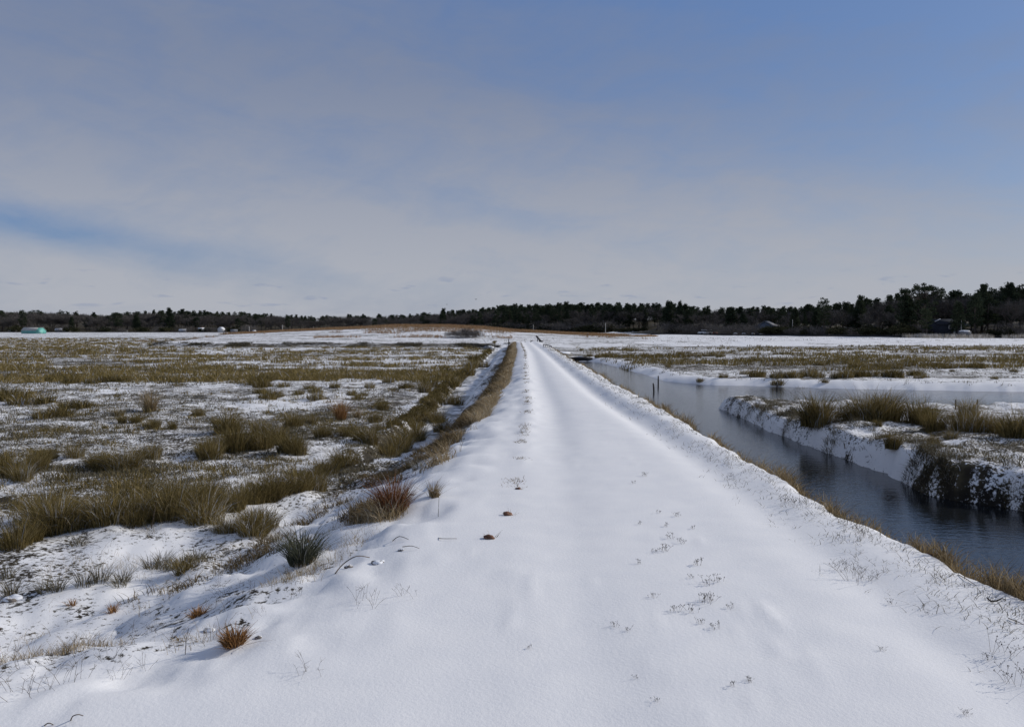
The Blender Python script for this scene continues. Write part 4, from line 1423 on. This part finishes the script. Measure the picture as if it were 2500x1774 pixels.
# snow covered boat or tank beside the dark house
X, D = (2354 - 1250) * 172 / 2000, 172
o = thing('covered_trailer', (X, D, gz(X, D) + .02), 'low trailer with snow on its cover beside the dark blue house', 'trailer')
MB().box((0, 0, 1.0), (2.0, 1.6, .8)).build('body', M_HOUSEG, o)
MB().blob((0, 0, 1.42), (1.1, .9, .22), 5, .15).build('snow', M_SNOWCAP, o, True)
for sx_ in (-.6, .6):
    MB().tube([(sx_, -.86, .3), (sx_, -.7, .3)], [.32, .32], 12).build('wheel', M_TYRE, o)


def car(px, D, mat, label, rz):
    X = (px - 1250) * D / 2000
    o = thing('parked_car', (X, D, gz(X, D)), label, 'car', None, rz)
    b_ = MB().prism([(-2.1, .35), (2.1, .35), (2.15, .75), (1.9, .92), (1.0, .98), (-1.95, .98), (-2.12, .8)], -.85, .85)
    b_.build('body', mat, o)
    MB().prism([(-1.5, .98), (1.0, .98), (.35, 1.45), (-1.05, 1.45)], -.74, .74).build('window_glass', M_GLASS, o)
    MB().prism([(-1.1, 1.452), (.4, 1.452), (.3, 1.54), (-1.0, 1.54)], -.72, .72).build('roof', M_SNOWCAP, o)
    for xx in (-1.3, 1.3):
        for yy_ in (-.88, .88):
            MB().tube([(xx, yy_ - .1, .33), (xx, yy_ + .1, .33)], [.33, .33], 12).build('wheel', M_TYRE, o)


car(1721, 250, M_CARW, 'white car parked at the wood edge right of the track', .1)
car(1733, 251, M_CARR, 'red car parked right behind the white car', .15)
for i, (px, y_) in enumerate([(1795, 816), (1816, 815), (1837, 818), (1858, 817)]):
    D = 240
    X = (px - 1250) * D / 2000
    o = thing('snowy_boulder', (X, D, gz(X, D)), ('leftmost', 'second from left', 'third from left', 'rightmost')[i] + ' snow capped boulder in the row before the blue grey house', 'boulder', 'boulders by the blue grey house')
    MB().blob((0, 0, .25), (.7, .6, .45), 30 + i, .3).build('stone', M_STONE, o, True)
    MB().blob((0, 0, .52), (.6, .5, .24), 40 + i, .2).build('snow', M_SNOWCAP, o, True)


# ------------------------------------------------------------------ poles, fence, posts
def pole(px, ytop, D, rad, label, arm=True):
    X = (px - 1250) * D / 2000
    z0 = gz(X, D)
    H = far(px, ytop, D)[2] - z0
    o = thing('utility_pole', (X, D, z0), label, 'pole', None, .2)
    MB().tube([(0, 0, -.3), (0, 0, H)], [rad, rad * .75], 8).build('shaft', M_POLE, o)
    if arm:
        MB().box((0, -.08, H - .5), (1.3, .1, .12)).build('crossarm', M_POLE, o)


pole(690, 793, 340, .15, 'grey pole at the left foot of the mound')
pole(766, 797, 345, .12, 'short faint pole just right of the pole at the mound foot', False)
pole(609, 796, 360, .17, 'white pole standing among the houses on the left', False)
pole(1302, 792, 320, .11, 'thin pole before the wood above the end of the track', False)
pole(1478, 788, 300, .15, 'tall pale pole before the wood left of the snowy gap', False)
pole(1934, 780, 231, .11, 'short pale pole among bushes right of the blue grey house', False)
pole(2346, 781, 173.5, .10, 'pale post at the right corner of the dark blue house', False)
pole(982, 789, 175, .06, 'thin stake on the crest of the mound', False)
pole(311, 806, 360, .12, 'small white marker post before the left wood', False)

# black silt fence along the right wood
pts = [(1588, 817.6), (1660, 818.2), (1740, 818.8), (1800, 819.6), (1900, 820.6), (2000, 821.6), (2070, 822.4), (2120, 823.6), (2200, 825.4), (2270, 826.6), (2320, 825.2), (2380, 824.6), (2440, 825.6), (2500, 826.8), (2640, 827)]
fx = []
for x, y in pts:
    D = float(tree_d((x - 1250) / 2000)) - 7
    fx.append(((x - 1250) * D / 2000, D))
fo = thing('silt_fence', (fx[0][0], fx[0][1], gz(*fx[0])), 'long low black silt fence along the foot of the right wood', 'fence')
dense = []
for a, b_ in zip(fx[:-1], fx[1:]):
    for k in range(10):
        dense.append((a[0] + (b_[0] - a[0]) * k / 10, a[1] + (b_[1] - a[1]) * k / 10))
V, Q = [], []
o0 = Vector(fo.location)
for i, (x, y) in enumerate(dense):
    zz = gz(x, y)
    hh = .42 + .07 * float(fbm(x / 3, y / 3, 77, 2))
    for dy_, dz_ in ((-.03, -.1), (-.03, hh), (.03, hh), (.03, -.1)):
        V.append((x - o0.x, y + dy_ - o0.y, zz + dz_ - o0.z))
for i in range(len(dense) - 1):
    for k in range(4):
        k2 = (k + 1) % 4
        Q.append([i * 4 + k, i * 4 + 4 + k, i * 4 + 4 + k2, i * 4 + k2])
new_obj('fabric', np_mesh('fabric', V, Q), M_BLACKFILM, fo)
for x, y in dense[::3]:
    zz = gz(x, y) - o0.z
    MB().box((x - o0.x, y - .07 - o0.y, zz + .3), (.05, .05, .7)).build('stake', M_DARKWOOD, fo)


def stake(x, ytop, ybase, z, rad, label, lean=0.0, mat=None, D=None):
    X, Y = at(x, ybase, z)
    H = (ybase - ytop) * Y / F
    o = MB().tube([(0, 0, -.3), (lean * H * .5, 0, H * .55), (lean * H, 0, H)], [rad, rad, rad * .8], 7).build('wooden_stake', mat or M_DARKWOOD)
    o.location = (X, Y, z)
    return tag(o, label, 'stake')


stake(1597, 935, 956, -1.0, .035, 'dark stake leaning out of the creek water', -.12)
stake(1607, 917, 929, -.8, .032, 'short dark stake on the snowy far bank of the creek')
stake(1897, 932, 948, -.98, .03, 'thin stick at the water edge of the far bank')
stake(1242, 827, 842, -.2, .05, 'thin post left of the far end of the track')
stake(2333, 975, 992, -.5, .02, 'thin reed stick behind the rush row on the land point')
stake(2386, 974, 992, -.5, .02, 'second thin stick behind the rush row further right')

# slanted dark board beyond the end of the track
X, D = (1316 - 1250) * 106 / 2000, 106
o = thing('slanted_board', (X, D, gz(X, D)), 'dark slanted board with bluish face beyond the end of the track', 'board', None, -.3)
MB().box((-.05, 0, .42), (.95, .5, .12), ry=.85).build('panel', M_DARKWOOD, o)
MB().box((-.16, -.02, .43), (.78, .44, .03), ry=.85).build('face', pmat('bluish_face', (.25, .27, .34), .6, .2, 3), o)
MB().box((.28, 0, .06), (.42, .55, .18)).build('base', M_BLACKFILM, o)
MB().tube([(-.25, .1, 0), (-.22, .12, .62)], [.05, .05], 6).build('prop', M_DARKWOOD, o)
X, Y = at(1296, 838.5, -.2)
o = MB().tube([(-.05, 0, -.1), (0, 0, .12), (.16, 0, .22), (.28, 0, .2)], [.05, .06, .05, .03], 6).build('tree_stump', M_DARKWOOD)
o.location = (X, Y, gz(X, Y))
tag(o, 'small dark stump on the snow in front of the slanted board', 'stump')
X, Y = at(1434, 826.5, -.3)
o = MB().blob((0, 0, .1), (.3, .25, .2), 3, .4).build('field_stone', M_STONE, None, True)
o.location = (X, Y, gz(X, Y))
tag(o, 'dark stone in the snowy field before the orange grass strip', 'stone')

# timber work at the head of the creek
X, Y = at(1336, 858, -.35)
o = thing('timber_headwall', (X, Y, gz(X, Y)), 'broken dark timber railing at the head of the creek', 'railing', None, -.75, .42)
MB().tube([(-1.1, 0, .50), (-.3, .03, .47), (.45, 0, .36), (1.2, 0, .14)], [.09, .1, .09, .06], 6).build('rail', M_DARKWOOD, o)
for k, (xx, hh) in enumerate([(-1.0, .55), (-.45, .5), (.1, .48), (.6, .42), (1.05, .3)]):
    MB().tube([(xx, .02, -.5), (xx + .03, .02, hh)], [.06, .05], 6).build('post', M_DARKWOOD, o)
X, Y = at(1377, 872, -.75)
o = thing('culvert_pipe', (X, Y, -.78), 'dark rounded culvert end poking from the bank beside the track', 'culvert', None, -.5)
ring = MB()
ring.tube([(0, -.9, 0), (0, .9, 0)], [.42, .42], 14)
ring.build('pipe', pmat('grey_concrete', (.14, .135, .13), .85, .3, 5, .3), o)
MB().blob((0, .1, .36), (.38, .8, .12), 8, .2).build('snow', M_SNOWCAP, o, True)
X, Y = at(1412, 880, -.95)  # dark log shape stands for the shaded culvert opening
o = thing('culvert_shade_log', (X, Y, -.93), 'dark log standing for the shaded culvert opening at the head of the creek', 'log', None, .05)
MB().tube([(-1.0, 0, .05), (-.2, .05, .12), (.5, 0, .13), (1.1, .02, .08)], [.13, .17, .16, .12], 8).build('trunk', M_DARKWOOD, o)
MB().tube([(-.7, .02, .18), (.2, .05, .27), (.8, .0, .22)], [.03, .07, .03], 6).build('snow', M_SNOWCAP, o)
# stick heap on the left, where the ditch meets the dike
X, Y = at(1188, 850, -.6)
o = thing('brush_pile', (X, Y, gz(X, Y)), 'heap of dark sticks and snow where the ditch meets the cross dike', 'brush pile')
sb, sn_ = MB(), MB()
rb_ = np.random.default_rng(5)
for i in range(40):
    c = rb_.normal(0, 1, 3) * np.array([.7, .4, .12]) + np.array([0, 0, .3])
    d = rb_.normal(0, 1, 3) * np.array([.6, .4, .18])
    sb.tube([c - d, c + d], [.03, .015], 4)
sb.build('sticks', M_DARKWOOD, o)
MB().blob((0, 0, .15), (.9, .5, .25), 6, .4).build('snow', M_SNOWCAP, o, True)
# pale fallen trunk on the snowy bank behind the mound
X, Y, Z = far(1165, 800, 196)
o = thing('fallen_tree', (X, Y, gz(X, Y)), 'bare pale fallen trunk on the snowy bank behind the mound', 'fallen tree', None, .1)
MB().tube([(-1.1, 0, 1.1), (0, 0, .65), (1.4, 0, .1)], [.06, .12, .16], 7).build('trunk', M_PALEWOOD if 'M_PALEWOOD' in globals() else M_POLE, o)
MB().tube([(-.2, 0, .7), (.1, .1, 1.1), (.5, .1, 1.3)], [.05, .04, .02], 5).build('branch', M_POLE, o)
MB().tube([(.4, 0, .5), (-.1, .1, 0)], [.05, .04], 5).build('branch', M_POLE, o)


# ------------------------------------------------------------------ birds
def bird(px, py, D, span, rz, up, label):
    X, Y, Z = far(px, py, D)
    o = thing('flying_bird', (X, Y, Z), label, 'bird', None, rz)
    s = span / 2
    MB().tube([(-.42 * s, 0, 0), (-.2 * s, 0, .02 * s), (.1 * s, 0, .03 * s), (.36 * s, 0, .05 * s), (.48 * s, 0, .05 * s)], [.03 * s, .11 * s, .14 * s, .09 * s, .02 * s], 8).build('body', M_FEATHER, o, True)
    MB().prism([(-.42 * s, -.02), (-.62 * s, 0), (-.62 * s, .012), (-.4 * s, .012)], -.1 * s, .1 * s).build('tail', M_FEATHER, o)
    for sg in (-1, 1):
        a = [(.18, .08, .05), (-.12, .08, .05), (.20, .55, .05 + up * .55), (-.14, .5, .03 + up * .5), (.02, 1.0, up * .8), (-.08, .98, up * .8)]
        V = [(x * s, sg * y * s, z * s) for x, y, z in a]
        V += [(x, y, z + .02 * s) for x, y, z in V]
        Q = [[0, 2, 3, 1], [2, 4, 5, 3], [6, 7, 9, 8], [8, 9, 11, 10], [0, 6, 8, 2], [2, 8, 10, 4], [1, 3, 9, 7], [3, 5, 11, 9], [4, 10, 11, 5], [0, 1, 7, 6]]
        new_obj('wing', np_mesh('wing', V, Q), M_FEATHER, o)


bird(1162, 731, 170, .75, 1.0, .75, 'dark bird with raised wings flying higher over the central wood')
bird(1091, 743, 180, .62, .3, -.3, 'dark bird with lowered wings flying lower over the central wood')


# ------------------------------------------------------------------ stems, weeds, stones near the camera
def stem_px(name, pts, rad, label, cat='stem', mat=None, z0=None):
    """pts = (pixel x, pixel y, height above snow)"""
    x0, y0, _ = pts[0]
    z = 0.0 if z0 is None else z0
    for _i in range(4):
        X0, Y0 = at(x0, y0, z)
        z = gz(X0, Y0)
    P = []
    for x, y, hgt in pts:
        zz = z
        for _i in range(4):
            X, Y = at(x, y, zz + hgt)
            zz = gz(X, Y)
        P.append((X - X0, Y - Y0, zz + hgt - z))
    n = len(P)
    # resample smoothly
    Q = []
    for i in range(n - 1):
        for k in range(4):
            u = k / 4
            p0, p1, p2, p3 = (np.array(P[max(i - 1, 0)]), np.array(P[i]), np.array(P[i + 1]), np.array(P[min(i + 2, n - 1)]))
            Q.append(tuple(.5 * (2 * p1 + (p2 - p0) * u + (2 * p0 - 5 * p1 + 4 * p2 - p3) * u * u + (3 * p1 - p0 - 3 * p2 + p3) * u ** 3)))
    Q.append(P[-1])
    o = MB().tube(Q, list(np.linspace(rad, rad * .6, len(Q))), 5).build(name, mat or M_STEM)
    o.location = (X0, Y0, z)
    return tag(o, label, cat)


stem_px('arched_stem', [(172, 1760, -.01), (177, 1748, .035), (190, 1743, .05), (203, 1746, .03)], .0028, 'arched dead stem poking from snow at the bottom left corner')
stem_px('arched_stem', [(106, 1772, -.01), (118, 1764, .02), (130, 1768, .0)], .0028, 'small second arched stem left of the bottom left arch')
stem_px('dead_twig', [(818, 1400, 0), (838, 1376, .05), (870, 1357, .10), (902, 1360, .06)], .0045, 'long curved dark twig arching over snow on the left slope')
stem_px('dead_twig', [(1069, 1312, 0), (1080, 1314, .012), (1116, 1314, .012)], .003, 'straight thin twig lying flat on the shoulder snow')
stem_px('dead_twig', [(983, 1334, .01), (1005, 1332, .03), (1024, 1338, .01)], .003, 'short bent twig below the straight flat twig')
stem_px('dead_twig', [(958, 1320, .01), (975, 1308, .03), (997, 1316, .01)], .0035, 'brown bent twig beside the small stone on the left slope')
stem_px('arched_stem', [(2068, 1283, -.01), (2070, 1270, .05), (2082, 1264, .075), (2092, 1270, .05), (2091, 1282, .0)], .003, 'thin stem bent in a loop near the creek edge')
stem_px('dead_twig', [(2340, 1402, .005), (2360, 1413, .01), (2382, 1428, .004)], .003, 'straight dark twig lying by the creek edge at right')
stem_px('dead_twig', [(2462, 1508, .005), (2480, 1515, .01), (2500, 1524, .004)], .003, 'dark twig lying at the right edge of the photo')
stem_px('dead_twig', [(2450, 1444, .005), (2468, 1452, .01), (2480, 1458, .004)], .003, 'short twig by the creek edge above the right edge twig')
stem_px('tall_stem', [(452, 1600, 0), (455, 1560, .10), (461, 1532, .17)], .002, 'upright dry stalk left of the nearest round tussock')
stem_px('tall_stem', [(370, 1290, 0), (375, 1260, .12), (382, 1225, .27)], .005, 'single tall stalk rising in front of the tangled thicket')
stem_px('tall_stem', [(824, 1265, 0), (827, 1245, .08), (829, 1228, .15)], .0025, 'upright stalk on snow left of the rust red clump')
stem_px('tall_stem', [(1070, 1260, 0), (1071, 1235, .1), (1072, 1205, .2)], .0025, 'tan stalk beside the thin pale tan clump')

for i, (x, y, sx_, label) in enumerate([(922, 1375, 42, 'snow capped stone with tan grass on the left slope'),
                                        (851, 1383, 26, 'small snow capped stone under the curved dark twig'),
                                        (978, 1344, 22, 'little snowy stone right of the curved dark twig'),
                                        (510, 1540, 38, 'flat snowy stone between the two orange tussocks'),
                                        (630, 1556, 22, 'dark stone right of the nearest round tussock'),
                                        (30, 1465, 55, 'dark rotten log end under snow at the left edge'),
                                        (68, 1660, 14, 'small dark stone on the snow at lower left')]):
    z = 0.0
    for _i in range(5):
        X, Y = at(x, y, z)
        z = gz(X, Y)
    r_ = sx_ * Y / F / 2 * .75
    o = thing('snowy_stone', (X, Y, z), label, 'stone', None, random.random() * .6)
    MB().blob((0, 0, -.05 * r_), (r_, r_ * .8, r_ * .5), 60 + i, .6).build('stone', M_STONE, o, True)
    if i < 6:
        MB().blob((r_ * .12, r_ * .1, r_ * .14), (r_ * .95, r_ * .75, r_ * .40), 70 + i, .7).build('snow', M_SNOWCAP, o, True)

for i, (x, y, w_, label) in enumerate([(1193, 1314, 26, 'reddish brown clod with grass blades on the left side of the track'),
                                       (1238, 1257, 24, 'smaller brown clod with blades further along the left side of the track'),
                                       (1266, 1194, 14, 'tiny dark tuft beyond the two clods beside the track')]):
    z = 0.0
    for _i in range(4):
        X, Y = at(x, y, z)
        z = gz(X, Y)
    k = Y / F
    o = thing('earth_clod', (X, Y, z), label, 'clod')
    MB().blob((0, 0, .01), (w_ * k * .45, w_ * k * .32, w_ * k * .17), 90 + i, .9).build('soil', M_LEAF, o, True)
    bm_ = clump_mesh('blades', 95 + i, 26, w_ * k * .5, w_ * k * 1.5, .9, .4, .0022, .25, 0)
    new_obj('blades', bm_, M_TAN, o).location = (w_ * k * .3, 0, 0)
z = gz(*at(2310, 1364, 0))
X, Y = at(2275, 1362, z)
o = thing('dead_leaf_spray', (X, Y, gz(X, Y)), 'reddish dead leaf spray lying on snow near the creek edge', 'dead leaves', None, -.15)
lv = MB()
for i in range(16):
    lv.blob((-.05 + .012 * i, random.gauss(0, .006), .008 + random.random() * .008), (.014, .006, .005), 110 + i, .3, 6, 4)
lv.build('leaf', M_LEAF, o)
MB().tube([(-.14, .01, .012), (-.05, 0, .008), (.12, 0, .006)], [.0015, .002, .002], 4).build('stalk', M_STEM, o)
X, Y = at(2425, 1476, 0)
o = thing('dead_twig', (X, Y, gz(X, Y)), 'dark crooked twig with bud on snow at the right', 'twig')
MB().tube([(-.04, 0, .035), (-.015, 0, .012), (.02, .0, .015), (.05, 0, .03), (.07, 0, .02)], [.003, .006, .005, .003, .003], 5).build('stalk', M_DARKWOOD, o)


def weed_mesh(seed, n, R, H, heads):
    rg = np.random.default_rng(seed)
    mb = MB()
    hb_ = MB()
    for i in range(n):
        a = rg.random() * 6.28
        r = R * math.sqrt(rg.random())
        L = H * (.5 + .6 * rg.random())
        ld = rg.random() * 6.28
        lean = L * (.2 + .9 * rg.random())
        p0 = Vector((r * math.cos(a), r * math.sin(a), -.01))
        p2 = p0 + Vector((math.cos(ld) * lean, math.sin(ld) * lean, L))
        p1 = p0.lerp(p2, .5) + Vector((0, 0, L * .12))
        mb.tube([Vector((0, 0, -.05)), p0, p1, p2], [.0011, .0011, .0009, .0007], 4)
        for j in range(2):
            b0 = p1.lerp(p2, .3 + .4 * rg.random())
            b1 = b0 + Vector((rg.normal(0, .25) * L, rg.normal(0, .25) * L, .25 * L))
            mb.tube([b0, b1], [.0009, .0006], 3)
            if heads:
                hb_.blob(tuple(b1), (.0026, .0026, .0036), seed + j, .2, 5, 4)
        if heads:
            hb_.blob(tuple(p2), (.003, .003, .005), seed, .2, 5, 4)
    nq = len(mb.q)
    ntr = len(mb.t)
    b = len(mb.v)
    me = np_mesh('weed_stalks', mb.v + hb_.v, mb.q + [[b + i for i in q] for q in hb_.q], mb.t)
    me.materials.append(M_STEM)
    me.materials.append(M_DARKWOOD)
    mi = np.zeros(len(me.polygons), np.int32)
    mi[nq:len(mi) - ntr] = 1
    me.polygons.foreach_set('material_index', mi)
    return me


WEEDS = [weed_mesh(300 + i, 7 + i, .05, .07, True) for i in range(4)]
WEEDB = [weed_mesh(320 + i, 11, .09, .12, i < 2) for i in range(3)]
WEEDT = [weed_mesh(340 + i, 8, .10, .13, False) for i in range(3)]


def weed(x, y, kits, sc, label, group=None):
    z = 0.0
    for _i in range(4):
        X, Y = at(x, y, z)
        z = gz(X, Y)
    o = new_obj('weed_stalks', random.choice(kits))
    o.location = (X, Y, z)
    o.rotation_euler = (0, 0, random.random() * 6.28)
    o.scale = (sc, sc, sc)
    tag(o, label, 'weed', group)


for x, y in [(1600, 1348), (1618, 1345), (1690, 1410), (1730, 1428), (1755, 1420), (1720, 1472), (1735, 1466), (1780, 1485), (1645, 1492), (1690, 1495), (1742, 1535), (1710, 1520), (1560, 1376), (1592, 1457), (1500, 1530), (1530, 1540),
             (1635, 1315), (1665, 1325), (1625, 1285), (1610, 1252), (1560, 1280), (1690, 1290), (1572, 1162), (1545, 1180), (1700, 1378), (1655, 1260)]:
    weed(x, y, WEEDS, .35 + .45 * random.random(), 'small dark weed with seed heads poking from snow on the track', 'small weeds on the track')
for x, y, s_, lab in [(2095, 1418, 1.15, 'largest dry weed spray on the snow right of the track'), (2062, 1392, .8, 'dry weed spray just above the largest one right of the track'),
                      (2125, 1412, .7, 'thin weed spray right of the largest one'), (1960, 1235, 1.3, 'wide branching weed near the creek edge by the verge'),
                      (2090, 1305, .8, 'twiggy weed below the thin bent loop stem'), (2115, 1312, .7, 'second twiggy weed right of the one below the loop stem'), (1920, 1230, .8, 'weed spray left of the wide branching weed'),
                      (2175, 1475, .6, 'small dark weed on the snow below the largest dry spray'), (2265, 1500, .5, 'faint weed stalks right of the small dark weed'),
                      (2440, 1600, .9, 'weed tuft on snow at the lower right'), (2412, 1612, .6, 'smaller weed left of the lower right tuft'), (2490, 1665, .9, 'weed at the right border low in the photo'),
                      (1790, 1170, .7, 'low grey weed on the verge above the branching weeds'), (2155, 1588, .4, 'lone thin weed on open snow at lower right'), (2370, 1400, 1.1, 'upright weeds on the edge of the bank at right'),
                      (2362, 1745, .45, 'lone weed stub near the bottom right corner'), (1290, 1582, .35, 'lone bent stub on the near track left of centre'), (1788, 1672, .45, 'lone weed stub low on the near track'),
                      (1830, 1665, .4, 'second weed stub right of the low lone stub'), (1600, 1710, .45, 'weed stub near the bottom of the track'), (1830, 1660, .3, 'tiny stub beside the second weed stub'),
                      (1555, 1655, .35, 'tiny twin stubs on the near track')]:
    weed(x, y, WEEDB if s_ > .65 else WEEDS, s_ * .82, lab)
for x, y in [(760, 1645), (880, 1460), (640, 1500), (720, 1455), (1000, 1455), (890, 1480), (520, 1465), (560, 1440), (610, 1450), (590, 1420), (520, 1430), (330, 1640), (280, 1650), (200, 1590), (220, 1570),
             (150, 1600), (60, 1620), (50, 1700), (100, 1690), (270, 1600), (350, 1520), (380, 1530), (170, 1660), (20, 1560), (110, 1560)]:
    weed(x, y, WEEDT, (.35 if x > 560 else .55) + .35 * random.random(), 'thin dry weed on the snowy slope at the left', 'thin weeds on the left slope')
